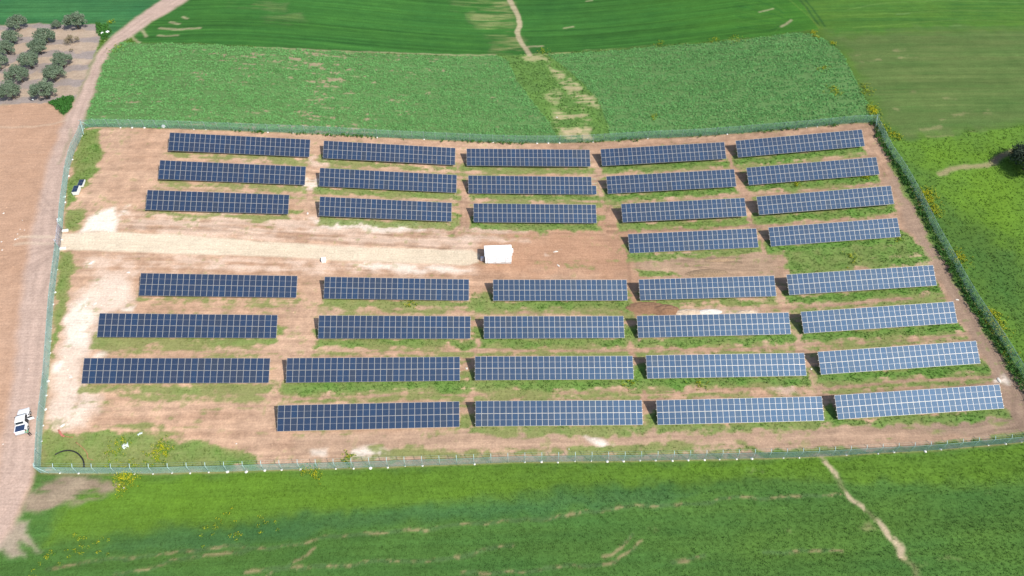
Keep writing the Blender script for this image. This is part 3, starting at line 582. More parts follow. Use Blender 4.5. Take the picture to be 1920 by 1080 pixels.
# ---------------------------------------------------------------- low plants
IDX = (Y > 17) & (Y < 214) & (X > -150) & (X < 174)
cell = np.zeros(len(X)); cell_y = np.gradient(ys); cell = np.repeat(cell_y, NX)*DX
def scatter(dens):
    """random plant feet: dens = plants per square metre at each ground point"""
    p = dens*cell; p = np.where(IDX, p, 0)
    n = rng.poisson(p); i = np.repeat(np.nonzero(n)[0], n[n > 0])
    x = X[i] + rng.uniform(-.5, .5, len(i))*DX; y = Y[i] + rng.uniform(-.5, .5, len(i))*cell_y[i//NX]
    return i, x, y, Zr[i]
def inview(x, y, mg=90):
    d = np.stack([x, y, zt(x, y) - CAM_H], 1) @ M.T
    u_ = 960 + CAM_F*d[:, 0]/d[:, 2]; v_ = 540 - CAM_F*d[:, 1]/d[:, 2]
    return (u_ > -mg*2.2) & (u_ < 1920 + mg*2.2) & (v_ > -mg*1.6) & (v_ < 1080 + mg*1.6)
def blades(name, x, y, z, h, mat, tint, n=5, wd=.07, lean=.5, spread=.16):
    """tufts of narrow blades"""
    N = len(x); a = rng.uniform(0, 2*np.pi, (N, n)); l = rng.uniform(.1, lean, (N, n)); hh = h[:, None]*rng.uniform(.65, 1.1, (N, n))
    bx = x[:, None] + np.cos(a)*spread*rng.uniform(.2, 1, (N, n)); by = y[:, None] + np.sin(a)*spread*rng.uniform(.2, 1, (N, n))
    tx = bx + np.cos(a)*l*hh; ty = by + np.sin(a)*l*hh
    w_ = wd*rng.uniform(.6, 1.3, (N, n)); px_, py_ = -np.sin(a)*w_, np.cos(a)*w_
    zb = np.repeat(z[:, None], n, 1)
    v = np.stack([np.stack([bx-px_, by-py_, zb-.03], -1), np.stack([bx+px_, by+py_, zb-.03], -1), np.stack([tx, ty, zb+hh], -1)], 2).reshape(-1, 3)
    me = np_mesh(name, v, np.arange(len(v)).reshape(-1, 3))
    attr_c(me, 'col', np.repeat(tint, n*3, 0))
    return tag(mesh_obj(name, me, mat), kind='stuff')
def leaves(name, x, y, z, h, mat, tint, n=6, sz=.16, spread=.22, up=.6):
    """low bushy plants of broad leaves"""
    N = len(x); a = rng.uniform(0, 2*np.pi, (N, n)); rr = np.sqrt(rng.uniform(0, 1, (N, n)))*spread
    c = np.stack([x[:, None] + np.cos(a)*rr, y[:, None] + np.sin(a)*rr, z[:, None] + h[:, None]*(1 - .55*(rr/spread)**2)*rng.uniform(.55, 1.05, (N, n))], -1)
    nrm = rng.normal(size=(N, n, 3)); nrm[..., 2] = np.abs(nrm[..., 2])*.6 + up; nrm[..., 0] += np.cos(a)*.5; nrm[..., 1] += np.sin(a)*.5
    nrm /= np.linalg.norm(nrm, axis=-1, keepdims=True)
    t1 = np.cross(nrm, rng.normal(size=(N, n, 3))); t1 /= np.linalg.norm(t1, axis=-1, keepdims=True); t2 = np.cross(nrm, t1)
    s = (sz*rng.uniform(.6, 1.4, (N, n)))[..., None]
    v = np.stack([c - t1*s, c + t2*s*.6, c + t1*s, c - t2*s*.6], 2).reshape(-1, 3)
    me = np_mesh(name, v, np.arange(len(v)).reshape(-1, 4))
    attr_c(me, 'col', np.repeat(tint, n*4, 0))
    return tag(mesh_obj(name, me, mat), kind='stuff')
MAT['leaf'] = foliage('broad_leaves', .2, .55)
MAT['grass'] = foliage('grass_blades', .2, .7)
MAT['rank'] = foliage('rank_weeds', .15, .35)
MAT['yellow'] = foliage('yellow_petals', .2, .6)
def near_col(i, k=1.15, v=.12): return np.clip(C[i]*k*(1 + rng.normal(size=(len(i), 1))*v), .004, .7)
vis = inview(X, Y, 120)
# beans
n_row = fbm(X, Y + .02*X, 3.2, .55, 101, 3)
d = np.where((ZONE == 2) & vis, 5.6*(.16 + 1.1*sstep(.38, .52, n_row))*(1 - .95*bean_soil*np.where(X > 18, .35, 1)), 0)
i, x, y, z = scatter(d*1.5*(.75 + .4*sstep(.35, .6, n_fine)))
bc = two((.125, .315, .090), (.180, .41, .135), n_smear[i]*.4 + n_med[i]*.4 + rng.normal(size=len(i))*.2 + .1)
leaves('bean_plants', x, y, z, .16 + .2*n_med[i], MAT['leaf'], bc, 6, .13, .26)
# weeds of the strip between the beans
red = C[:, 0]; leafy = sstep(.20, .10, red)
bm = (ZONE == 0) & vis
i, x, y, z = scatter(np.where(bm & (Y > 120) & (X < 80), 3.0*leafy, 0))
leaves('weeds', x, y, z, .15 + .4*n_med[i], MAT['leaf'], near_col(i, 1.4, .2), 5, .15, .25)
# wheat
wz = (ZONE == 1) & vis
near = np.clip((95 - Y)/70, 0, 1)
i, x, y, z = scatter(np.where(wz & (Y < 80), (4.5 + 6*near)*leafy, 0))
blades('wheat_plants', x, y, z, .07 + .09*n_fine[i] + .06*n_smear[i], MAT['grass'], near_col(i, 1.42, .10), 6, .045, .7, .2)
# east meadow
i, x, y, z = scatter(np.where(bm & (X > 88) & (Y < 140), (2.6 + 2.5*near)*leafy, 0))
leaves('meadow_plants', x, y, z, .06 + .16*n_fine[i] + .16*np.clip(n_med[i]-.5, 0, 1)*2, MAT['leaf'], near_col(i, 1.25, .16), 5, .11, .25)
# grass among the tables
i, x, y, z = scatter(np.where(plot, 5.5*gmask*np.clip(GR*1.2 - .15, 0, 1), 0))
blades('grass', x, y, z, .08 + .42*np.clip(GR[i]-.4, 0, 1)*(.3 + n_med[i]), MAT['grass'], np.clip(gc[i]*1.2*(1 + rng.normal(size=(len(i), 1))*.16), .01, .6), 5, .06, .7, .17)
# rank green along the east fence, inside, and the north fence
def fence_d(F, lo, hi, amp):
    P = GL(F); ii = bbox_idx(P, 4); dd = np.abs(ldist(X[ii], Y[ii], P)); m = (dd > lo) & (dd < hi + (n_med[ii]-.5)*1.2)
    out = np.zeros(len(X)); out[ii[m]] = amp; return out
d = fence_d(F_EAST, 0, 1.3, 7)*(ZONE == 6) + fence_d(F_NORTH, 0, .7, 4)*sstep(.4, .6, n_big)*(ZONE == 6)*(X > -55) + fence_d(F_EAST, 0, 1.0, 5)*(ZONE == 0)
i, x, y, z = scatter(d)
leaves('rank_weeds', x, y, z, .35 + .7*n_med[i], MAT['rank'], two((.030, .105, .020), (.075, .175, .034), n_big[i] + rng.normal(size=len(i))*.2), 7, .17, .24, .4)
i, x, y, z = scatter(np.where((GR > .94) & (ZONE == 0), 9.0, 0))
leaves('nettle_clump', x, y, z, .4 + .5*n_med[i], MAT['rank'], two((.030, .11, .02), (.055, .17, .03), n_big[i]), 7, .17, .24, .5)
# grit and small stones on the bare ground
bare = np.where(np.isin(ZONE, (6, 3, 4)) & vis & (gmask < .3), .22, 0) + np.where(plot & (C[:, 0] > .47) & (gmask < .3), .5, 0)
i, x, y, z = scatter(bare)
s_ = rng.uniform(.04, .14, len(x))*rng.uniform(.6, 1.3, len(x)); a_ = rng.uniform(0, 6.28, len(x)); vv = []
for q in range(4): vv.append(np.stack([x + np.cos(a_ + q*1.57)*s_, y + np.sin(a_ + q*1.57)*s_*.8, z - .02], 1))
vv.append(np.stack([x, y, z + s_*.8], 1)); vv = np.stack(vv, 1).reshape(-1, 3); o5 = np.arange(len(x))[:, None]*5
F_ = np.concatenate([o5 + np.array([[q, (q+1) % 4, 4]]) for q in range(4)], 0)
me = np_mesh('small_stones', vv, F_); sc_ = np.clip(C[i]*rng.uniform(.75, 1.6, (len(i), 1)), .02, .75); attr_c(me, 'col', np.repeat(sc_, 5, 0))
tag(mesh_obj('small_stones', me, MAT['ground']), kind='stuff')
# yellow flowers
FL = [(1636, 207, 1.3, 120), (1648, 232, 1.1, 60), (1678, 256, 1.2, 45), (1662, 246, 1.3, 30), (1733, 368, 1.6, 75), (1742, 382, 2.2, 85), (1752, 396, 1.5, 45), (1742, 360, 1.2, 35), (1798, 482, 1.7, 45), (1800, 488, 1.0, 20), (1858, 592, 1.7, 50), (1866, 608, 1.8, 60), (1876, 622, 1.5, 35), (1890, 655, 1.5, 25), (238, 898, 1.5, 85), (228, 893, 1.0, 30), (248, 893, 1.2, 30), (298, 850, 1.6, 55), (305, 842, 1.0, 25), (222, 842, 1.6, 30), (1622, 331, 1.2, 50), (1614, 329, .8, 20), (1492, 344, .8, 30), (768, 565, 1.2, 20), (652, 861, .9, 22), (592, 884, 1.0, 22), (572, 881, .8, 14), (1175, 714, 1.4, 18), (1310, 710, 2.0, 14), (137, 1029, 1.3, 30), (95, 1052, 1.8, 35), (190, 1026, 1.6, 28), (393, 1000, 1.4, 24), (448, 1003, 1.0, 20), (500, 982, 1.6, 24), (430, 965, 1.2, 14), (1525, 62, .8, 26), (1530, 70, .9, 20), (1562, 82, .8, 24), (1543, 130, 1.2, 22), (1563, 168, 1.6, 28), (1568, 176, 1.0, 18), (1620, 165, 1.5, 20), (1628, 172, 1.2, 16), (1225, 220, .8, 14), (208, 42, .8, 20), (1598, 488, 1.5, 22), (1685, 448, .8, 10), (1380, 74, 1.6, 18), (1340, 76, 1.2, 14), (1240, 83, 1.5, 14), (1020, 97, 1.6, 16), (220, 92, 2.0, 20), (1310, 715, 1.0, 10)]
fx, fy = [], []
for px_, py_, rr, n in FL:
    g = G(px_, py_); n = int(n*1.3*(.3 if py_ > 930 else 1))
    fx += list(g.x + rng.normal(size=n)*rr*.55); fy += list(g.y + rng.normal(size=n)*rr*.7)
fx = np.array(fx); fy = np.array(fy)
leaves('yellow_flowers', fx, fy, zt(fx, fy) + .05, rng.uniform(.35, .75, len(fx)), MAT['yellow'], two((.62, .52, .015), (.80, .72, .03), rng.uniform(0, 1, len(fx))), 6, .05, .25, 1.2)
leaves('flower_foliage', fx, fy, zt(fx, fy), rng.uniform(.2, .5, len(fx)), MAT['leaf'], two((.07, .17, .02), (.14, .24, .03), rng.uniform(0, 1, len(fx))), 5, .13, .24, .6)
# ---------------------------------------------------------------- solar tables
def glass_mat():
    m, t, b = new_mat('solar_cells')
    oi = t.nodes.new('ShaderNodeObjectInfo')
    rp = t.nodes.new('ShaderNodeValToRGB')
    e = rp.color_ramp.elements
    e[0].position = 0; e[0].color = (.019, .031, .062, 1)
    e[1].position = 1; e[1].color = (.027, .035, .056, 1)
    for p, c_ in ((.3, (.016, .032, .072, 1)), (.6, (.023, .033, .062, 1)), (.85, (.015, .035, .080, 1))):
        q = rp.color_ramp.elements.new(p); q.color = c_
    t.links.new(oi.outputs['Random'], rp.inputs[0])
    tc = t.nodes.new('ShaderNodeTexCoord')
    # the grid of cells
    sp = t.nodes.new('ShaderNodeSeparateXYZ'); t.links.new(tc.outputs['Object'], sp.inputs[0])
    def gridl(out, pitch, wd):
        a = t.nodes.new('ShaderNodeMath'); a.operation = 'DIVIDE'; a.inputs[1].default_value = pitch; t.links.new(out, a.inputs[0])
        f_ = t.nodes.new('ShaderNodeMath'); f_.operation = 'FRACT'; t.links.new(a.outputs[0], f_.inputs[0])
        l = t.nodes.new('ShaderNodeMath'); l.operation = 'LESS_THAN'; l.inputs[1].default_value = wd; t.links.new(f_.outputs[0], l.inputs[0]); return l.outputs[0]
    mxm = t.nodes.new('ShaderNodeMath'); mxm.operation = 'MAXIMUM'
    t.links.new(gridl(sp.outputs[0], .158, .035), mxm.inputs[0]); t.links.new(gridl(sp.outputs[1], .082, .03), mxm.inputs[1])
    mx = t.nodes.new('ShaderNodeMix'); mx.data_type = 'RGBA'; mx.inputs[7].default_value = (.10, .11, .13, 1)
    t.links.new(mxm.outputs[0], mx.inputs[0]); t.links.new(rp.outputs[0], mx.inputs[6]); t.links.new(mx.outputs[2], b.inputs['Base Color'])
    b.inputs['Roughness'].default_value = .45; b.inputs['Specular IOR Level'].default_value = .36
    b.inputs['Specular Tint'].default_value = (.38, .66, 1.0, 1)
    return m
MAT['cells'] = glass_mat()
MAT['alu'] = plain('aluminium_frame', (.40, .39, .37), .5, .35, .5, .04)
MAT['galv'] = plain('galvanised_steel', (.52, .54, .56), .5, .5, .5, .12)
MW, MH, FRM = 1.04, 2.09, .021
def module_mesh():
    mb = MB(); x, y = MW/2, MH/2; t_ = .035
    mb.box((0, y-FRM/2, 0), (MW, FRM, t_)); mb.box((0, -y+FRM/2, 0), (MW, FRM, t_))
    mb.box((x-FRM/2, 0, 0), (FRM, MH-2*FRM, t_)); mb.box((-x+FRM/2, 0, 0), (FRM, MH-2*FRM, t_))
    zt_ = t_/2 - .004; xi, yi = x-FRM, y-FRM; g = .008
    mb.quad((-xi, -yi, zt_-.003), (xi, -yi, zt_-.003), (xi, yi, zt_-.003), (-xi, yi, zt_-.003), 0)   # white backsheet seen at the margins
    for a, b_ in ((-yi+g, -.012), (.012, yi-g)):
        mb.quad((-xi+g, a, zt_), (xi-g, a, zt_), (xi-g, b_, zt_), (-xi+g, b_, zt_), 1)
    mb.quad((-xi, -yi, -t_/2+.004), (-xi, yi, -t_/2+.004), (xi, yi, -t_/2+.004), (xi, -yi, -t_/2+.004), 0)
    me = mb.mesh('solar_module'); me.materials.append(MAT['alu']); me.materials.append(MAT['cells']); return me
ME_MOD = module_mesh()
def me_box(name, c, d, mat, bevel=0):
    me = MB().box(c, d, None, bevel).mesh(name); me.materials.append(mat); return me
ME_RAFT = me_box('rafter', (0, 0, 0), (.06, 3.9, .10), MAT['galv'])
ME_PF = me_box('post', (0, 0, -.5), (.10, .07, 1.0), MAT['galv'])
_pur = {}
def copy_child(me, name, parent, mtx):
    o = bpy.data.objects.new(name, me); o.parent = parent; o.matrix_local = mtx; col.objects.link(o); return o
ROWN = {1: 'row nearest the far fence', 2: 'second row from the far fence', 3: 'third row, just beyond the gravel road', 4: 'short row beside the cabin', 5: 'first row this side of gravel road', 6: 'third row from the near fence', 7: 'second row from the near fence', 8: 'front row by the near fence'}
COLN = {1: 'leftmost', 2: 'second from left', 3: 'middle', 4: 'second from right', 5: 'rightmost'}
COL8 = {2: 'leftmost of four', 3: 'second from left of four', 4: 'second from right of four', 5: 'rightmost of four'}
COL4 = {4: 'left one of two', 5: 'right one of two'}
TONE = {1: 'dark navy', 2: 'dark blue', 3: 'slate blue', 4: 'mid blue', 5: 'bright blue'}
def solar_table(r_, c_, n, tx, ty, tz, slope, yaw, tilt, pitch):
    rot = Euler((0, 0, yaw)).to_matrix() @ Euler((0, -slope, 0)).to_matrix()
    nrm = rot @ Vector((0, 0, 1))
    base = Vector((tx, ty, tz)) - nrm*1.7
    root = bpy.data.objects.new('solar_table', None); root.empty_display_size = .5
    root.matrix_world = Matrix.Translation(base) @ rot.to_4x4(); col.objects.link(root)
    pos = COL8[c_] if r_ == 8 else COL4[c_] if r_ == 4 else COLN[c_]
    ex = ', one module missing' if (r_, c_) == (2, 3) else ''
    tag(root, f'{TONE[c_]} solar table, {pos}, {ROWN[r_]}{ex}', 'solar panels', 'solar tables in rows inside the fence')
    T = Matrix.Translation((0, 0, 1.7)) @ Euler((tilt, 0, 0)).to_matrix().to_4x4()
    k = pitch/1.06
    for j in range(n):
        for s in (0, 1):
            if (r_, c_) == (2, 3) and j == n-1 and s == 1: continue
            jt = Euler((rng.normal()*.004, rng.normal()*.004, 0)).to_matrix().to_4x4()
            copy_child(ME_MOD, 'solar_module', root, T @ Matrix.Translation(((j - (n-1)/2)*pitch, (s-.5)*2.112, .0)) @ jt @ Matrix.Diagonal((k, 1, 1, 1)))
    L = n*pitch
    key = round(L, 2)
    if key not in _pur: _pur[key] = me_box('purlin', (0, 0, 0), (L + .32, .05, .07), MAT['alu'])
    for v in (-1.62, -.52, .52, 1.62):
        copy_child(_pur[key], 'purlin', root, T @ Matrix.Translation((0, v, -.056)))
    for q in range(7):
        x = (q - 3)*(L - 2.4)/6
        copy_child(ME_RAFT, 'rafter', root, T @ Matrix.Translation((x, 0, -.143)))
        for v in (-1.15, 1.15):
            p = T @ Vector((x, v, -.19))
            w_ = root.matrix_world @ p
            h = max(.3, w_.z - zg(w_.x, w_.y) + .25)
            copy_child(ME_PF, 'post', root, Matrix.Translation(p) @ Matrix.Diagonal((1, 1, h, 1)))
for a in TABLES: solar_table(*a)

# ---------------------------------------------------------------- fences
MAT['wire'] = plain('green_coated_wire', (.235, .39, .345), .55, 0, .4, .15, .3)
MAT['fpost'] = plain('pale_green_post', (.42, .58, .58), .5, .1, .4, .1)
MAT['foot'] = plain('concrete_lump', (.68, .66, .62), .9, 0, .2, .12, 4, .3)
MAT['grey'] = plain('grey_painted_steel', (.38, .38, .43), .5, .3, .4, .1)
def resample(P, step):
    P = np.asarray(P, float); seg = np.hypot(*(P[1:]-P[:-1]).T); s = np.concatenate([[0], np.cumsum(seg)])
    n = max(1, round(s[-1]/step)); t = np.linspace(0, s[-1], n+1)
    return np.stack([np.interp(t, s, P[:, 0]), np.interp(t, s, P[:, 1])], 1)
def wire_net(P, hgt, cellw=.2, wd=.013):
    """chain link: two families of slanting flat wires along the line P"""
    Q = resample(P, cellw); n = len(Q); z = zt(Q[:, 0], Q[:, 1]); k = max(1, round(hgt/cellw*.8)); vs_ = []; fs = []
    for dr in (1, -1):
        for i in range(-k, n):
            pts = []
            for q in range(0, k+1, 1):
                j = i + q if dr == 1 else i + k - q
                if 0 <= j < n: pts.append((Q[j, 0], Q[j, 1], z[j] + .04 + hgt*q/k))
            if len(pts) < 2: continue
            a, b_ = np.array(pts[0]), np.array(pts[-1])
            d = (b_ - a)/np.linalg.norm(b_ - a)
            pl = np.cross(d, np.array([-(b_-a)[1], (b_-a)[0], 0])); pl /= (np.linalg.norm(pl) + 1e-9)
            nn = np.cross(d, pl)
            for u_ in (pl, nn):
                o = len(vs_); vs_ += [a - u_*wd, a + u_*wd, b_ + u_*wd, b_ - u_*wd]; fs.append((o, o+1, o+2, o+3))
    return np_mesh('wire_mesh', np.array(vs_), np.array(fs))
ME_FOOT = None
def lump(name, r, seed, flat=.6, n=2):
    bm = bmesh.new(); bmesh.ops.create_icosphere(bm, subdivisions=n, radius=r); rr = random.Random(seed)
    for v in bm.verts:
        k = 1 + rr.uniform(-.22, .22); v.co = Vector((v.co.x*k, v.co.y*k*rr.uniform(.9, 1.1), v.co.z*flat*k))
    me = bpy.data.meshes.new(name); bm.to_mesh(me); bm.free(); return me
FEET = [lump('footing', .30, s, .55) for s in range(4)]
for m_ in FEET: m_.materials.append(MAT['foot'])
def post_mesh(inward):
    mb = MB(); mb.tube([(0, 0, -.1), (0, 0, 2.05), (inward[0]*.12, inward[1]*.12, 2.2), (inward[0]*.42, inward[1]*.42, 2.5)], .042, 7)
    me = mb.mesh('post'); me.materials.append(MAT['fpost']); return me
def fence(px, label, inward, step=2.75, feet=.8, hgt=1.95):
    P = GL(smooth_poly(px, 3)); R_ = resample(P, step); mid = R_[len(R_)//2]
    root = empty('wire_fence', (mid[0], mid[1], zg(*mid)))
    tag(root, label, 'fence', 'wire fences round the solar plot')
    inv = Matrix.Translation(-root.location)
    o = mesh_obj('wire_mesh', wire_net(P, hgt), MAT['wire'], root, inv)
    # straining wires, top and on the arms
    mb = MB(); Q = resample(P, 2.0); zz = zt(Q[:, 0], Q[:, 1])
    mb.tube([(q[0], q[1], z_ + hgt + .04) for q, z_ in zip(Q, zz)], .02, 5)
    for f_ in (.2, .42): mb.tube([(q[0] + inward[0]*f_, q[1] + inward[1]*f_, z_ + 2.1 + f_*.95) for q, z_ in zip(Q, zz)], .009, 4)
    mb.build('top_wire', MAT['wire'], root, inv)
    me = post_mesh(inward)
    for k, q in enumerate(R_):
        p = copy_child(me, 'post', root, inv @ Matrix.Translation((q[0], q[1], zg(*q))))
        if random.random() < feet:
            off = Vector((random.uniform(-.1, .1), random.uniform(-.15, .1), .02)); s = random.uniform(.4, .85)
            copy_child(FEET[k % 4], 'footing', p, Matrix.Translation(off) @ Matrix.Diagonal((s, s, s, 1)))
    return root
fence(F_NORTH, 'green wire fence along the far side, below the bean fields', (0, -1), 2.75, .35)
fence(F_EAST, 'green wire fence down the right side with rank weeds at its foot', (-.85, -.5), 2.75, .2)
fence(F_SOUTH, 'green wire fence along the near side with pale posts and white footings', (0, 1), 2.75, .8)
fence(F_WEST_A, 'green wire fence by the dirt road between the gate and the near corner', (1, .1), 2.75, .6)
fence(F_WEST_B, 'green wire fence by the dirt road between the gate and the far corner', (1, -.1), 2.75, .6)
def brace(px, foot, label):
    a = G(*px); b_ = G(*foot)
    o = MB().tube([a + Vector((0, 0, 2.0)), b_ + Vector((0, 0, .05))], .05, 7).build('corner_brace', MAT['fpost']); 
    return tag(o, label, 'brace', 'slanting braces at the fence corners')
brace((158, 241), (170, 237.8), 'slanting pale brace at the far left fence corner, leaning along the far fence')
brace((158, 241), (157.2, 253), 'slanting pale brace at the far left fence corner, leaning along the road fence')
brace((77, 886.5), (92, 887.5), 'slanting pale brace at the near left fence corner')
brace((1639, 230), (1641.5, 240), 'slanting pale brace at the far right fence corner')
# gate
ga, gb = G(117.3, 431), G(112.7, 466.5)
gd = (gb - ga); gl_ = math.hypot(gd.x, gd.y); gang = math.atan2(gd.y, gd.x)
gate = empty('vehicle_gate', ga, gang)
tag(gate, 'grey double steel gate closed across the gravel road', 'gate')
for q in (0, gl_): MB().tube([(q, 0, -.1), (q, 0, 2.3)], .07, 8).build('post', MAT['grey'], gate)
dz = gb.z - ga.z
for q in (0, 1):
    x0 = .1 + q*gl_/2; x1 = x0 + gl_/2 - .14; z0 = dz*(x0+x1)/2/gl_ + .1
    mb = MB(); h = 1.95
    mb.tube([(x0, 0, z0), (x1, 0, z0), (x1, 0, z0+h), (x0, 0, z0+h), (x0, 0, z0)], .035, 6); mb.tube([(x0, 0, z0+h*.5), (x1, 0, z0+h*.5)], .025, 6)
    mb.tube([(x0, 0, z0), (x1, 0, z0+h)], .022, 6)
    for k in range(1, 18): mb.tube([(x0 + (x1-x0)*k/18, 0, z0), (x0 + (x1-x0)*k/18, 0, z0+h)], .014, 5)
    leaf = mb.build('gate_leaf', MAT['grey'], gate)
    MB().box((x1-.08 if q == 0 else x0+.08, -.05, z0+1.0), (.1, .05, .16), None, .01).build('lock', MAT['galv'], leaf)
for px_, py_, lb in ((123, 433.5, 'white concrete slab at the far side of the gate'), (118.5, 467, 'white concrete slab at the near side of the gate'), (116, 450, 'small white concrete stop behind the middle of the gate')):
    g = G(px_, py_); d = (1.1, .55, .4) if '116' not in str(px_) else (.5, .3, .2)
    o = MB().box((0, 0, d[2]/2 - .05), d, None, .06).build('concrete_slab', MAT['foot']); o.location = g; o.rotation_euler.z = .15
    tag(o, lb, 'concrete slab', 'white concrete pieces by the gate')

# ---------------------------------------------------------------- white cabin
MAT['white'] = plain('white_render', (.88, .89, .90), .6, 0, .3, .03, 1.5)
MAT['whiteroof'] = plain('white_roof', (.86, .86, .85), .6, 0, .3, .02, 1.0)
MAT['dark'] = plain('dark_grey', (.07, .075, .08), .6)
MAT['louv'] = plain('louvre_metal', (.70, .74, .74), .5, .1)
ca, cb = G(909.6, 494.2), G(959, 494.6)
cw = math.hypot(cb.x-ca.x, cb.y-ca.y); cdp, chh = 2.75, 2.5
cz = min(ca.z, cb.z) - .05
cab = empty('transformer_cabin', ((ca.x+cb.x)/2, ca.y + cdp/2, cz), math.atan2(cb.y-ca.y, cb.x-ca.x))
tag(cab, 'white flat roofed transformer cabin at the end of the gravel road', 'cabin')
lift = .35
MB().box((0, 0, .3), (cw-.1, cdp-.1, .75), None, .02).build('plinth', plain('grey_plinth', (.52, .54, .55), .9), cab)
MB().box((0, 0, (chh+.6)/2 + .1), (cw, cdp, chh - .4), None, .03).build('wall', MAT['white'], cab)
mb = MB(); mb.box((0, 0, chh+.16), (cw+.22, cdp+.22, .16), None, .03)
mb.box((0, .05, chh+.27), (cw+.1, cdp+.05, .06), None, .02)
rf = mb.build('roof', MAT['whiteroof'], cab)
for x, y in ((-.35*cw, -.6), (.16*cw, -1.0)):
    MB().tube([(x, y, chh+.28), (x, y, chh+.42)], .07, 8).build('vent_cap', MAT['louv'], rf)
for x in (-.31*cw, .0, .36*cw):
    d = MB().box((x, -cdp/2-.02, 1.35), (.95, .05, 1.7), None, .01).build('door', plain('white_door', (.86, .88, .90), .5, 0), cab)
    mb = MB()
    for q in range(6): mb.box((x, -cdp/2-.055, 1.75 + q*.05), (.34, .03, .018))
    mb.build('louvre', MAT['louv'], d)
    MB().box((x+.36, -cdp/2-.06, 1.25), (.05, .05, .16), None, .01).build('handle', MAT['louv'], d)
mb = MB(); mb.box((cw/2+.22, .75, 1.75), (.42, .8, .6), None, .03)
for q in range(4): mb.box((cw/2+.44, .75, 1.58 + q*.11), (.02, .66, .03))
mb.build('cooling_unit', MAT['white'], cab)
g = G(904, 488)
o = MB().box((0, 0, .45), (.62, .5, .95), None, .03).build('meter_cabinet', plain('grey_cabinet', (.55, .56, .62), .5)); o.location = g
MB().box((0, -.255, .5), (.5, .02, .75), None, .005).build('door', plain('grey_cabinet_door', (.48, .50, .56), .5), o)
tag(o, 'small grey cabinet in the shadow beside the white cabin', 'cabinet')
g = G(607.5, 490)
o = MB().box((0, 0, .4), (.82, .82, .82), None, .04).build('concrete_box', MAT['whiteroof']); o.location = g
MB().box((0, 0, .835), (.6, .6, .05), None, .01).build('lid', MAT['white'], o)
tag(o, 'white square concrete box on the near edge of the gravel road', 'box')

# ---------------------------------------------------------------- module pallets by the fence
MAT['card'] = plain('pale_cardboard', (.66, .69, .66), .8, 0, .2, .06)
for px_, py_, rz, h, lb in ((151, 351, .10, .36, 'low stack of dark solar modules by the road fence, the farther of two'), (142.5, 365.5, .12, .78, 'tall stack of dark solar modules on white crates, the nearer of two')):
    g = G(px_, py_)
    t = empty('module_stack', (g.x, g.y + .85, g.z - .02), rz)
    tag(t, lb, 'module stack', 'stacks of spare solar modules')
    mb = MB(); [mb.box((x, 0, .07), (.1, 1.9, .12)) for x in (-.5, 0, .5)]; [mb.box((0, y, .14), (1.15, .12, .03)) for y in (-.85, -.4, .0, .4, .85)]
    mb.build('pallet', plain('pallet_wood', (.42, .33, .22), .8), t)
    MB().box((0, 0, .16 + h/2), (1.1, 2.12, h), None, .02).build('crate', MAT['card'], t)
    copy_child(ME_MOD, 'solar_module', t, Matrix.Translation((-.02, .0, .16 + h + .022)))

# ---------------------------------------------------------------- small things on the ground
MAT['stone'] = plain('pale_limestone', (.62, .58, .52), .9, 0, .2, .15, 3, .4)
MAT['paint'] = plain('white_plastic', (.80, .81, .80), .45, 0, .4, .04)
STONES = [lump('stone', .3, s+20, .6) for s in range(4)]
for m_ in STONES: m_.materials.append(MAT['stone'])
def stone(px_, py_, s, lb, grp, q, sx=1.0, name='white_stone'):
    o = bpy.data.objects.new(name, STONES[q % 4]); o.location = G(px_, py_) + Vector((0, 0, .02)); o.scale = (s*sx*.72, s*.72, s*.6); o.rotation_euler.z = q*1.3
    col.objects.link(o); return tag(o, lb, 'stone', grp)
for q, (px_, py_, s) in enumerate(((7, 400, .85), (3, 453.5, .7), (29, 449, .95), (4, 469, .7), (38, 430, .5), (46, 431.5, .5), (33, 439, .6), (42, 413, .4), (33.5, 447.5, .5), (6, 833, .5), (54, 692, .4))):
    stone(px_, py_, s, 'small white stone scattered on the bare field by the dirt road', 'white stones on the bare field', q)
for q, (px_, py_, s, sx, lb) in enumerate(((241, 511, 1.0, 1.6, 'white rock left of the first table this side of the gravel road'), (178, 570, 1.1, 1.7, 'white flat rock above the left table of the third row from the near fence'), (133, 707, 1.2, 1.6, 'white block of rock left of the second row from the near fence'), (117, 798, 1.1, 1.7, 'white rock at the foot of the pale chalk track'), (1047, 498, .8, 2.4, 'long white rock on red earth, nearest the tables'), (1042, 472, .9, 2.6, 'long pale rock on red earth right of the white cabin'), (1873, 713, 1.2, 2.4, 'flat pale slab at the right end of the front table row'), (1794.5, 562, .8, 2.0, 'pale stone on the track beside the right fence'), (171, 493, 1.1, 2.2, 'long white chalk lump near the gate'), (875, 691, .9, 1.2, 'white rock between two tables of the second row from the near fence'), (1521, 692, .8, 1.3, 'white rock between the right two tables of the second row from the near fence'), (577, 400, .9, 1.8, 'white flat stone between the left tables of the third row'), (443, 832, .5, 1.2, 'small white stone on bare soil before the front table row'), (224, 909, .5, 1, 'small white stone below the near fence, upper of two'), (232, 915, .55, 1, 'small white stone below the near fence, lower of two'), (1067, 842, .5, 1.0, 'small white stone beside the near fence right of centre'), (1044, 220, .8, 1.4, 'white stone in the weedy strip between the bean fields'))):
    stone(px_, py_, s, lb, None, q, sx)
def bag(px_, py_, s, lb, name='white_bag', cat='bag', mat='paint'):
    me = lump(name, .42, int(px_), .75, 3); me.materials.append(MAT[mat])
    for p in me.polygons: p.use_smooth = True
    o = bpy.data.objects.new(name, me); o.location = G(px_, py_) + Vector((0, 0, .18*s)); o.scale = (s, s*.9, s); col.objects.link(o); return tag(o, lb, cat)
bag(193, 64, 1.1, 'crumpled white bag beside the dirt road, left of two'); bag(202.5, 62, 1.2, 'round white bag beside the dirt road, right of two')
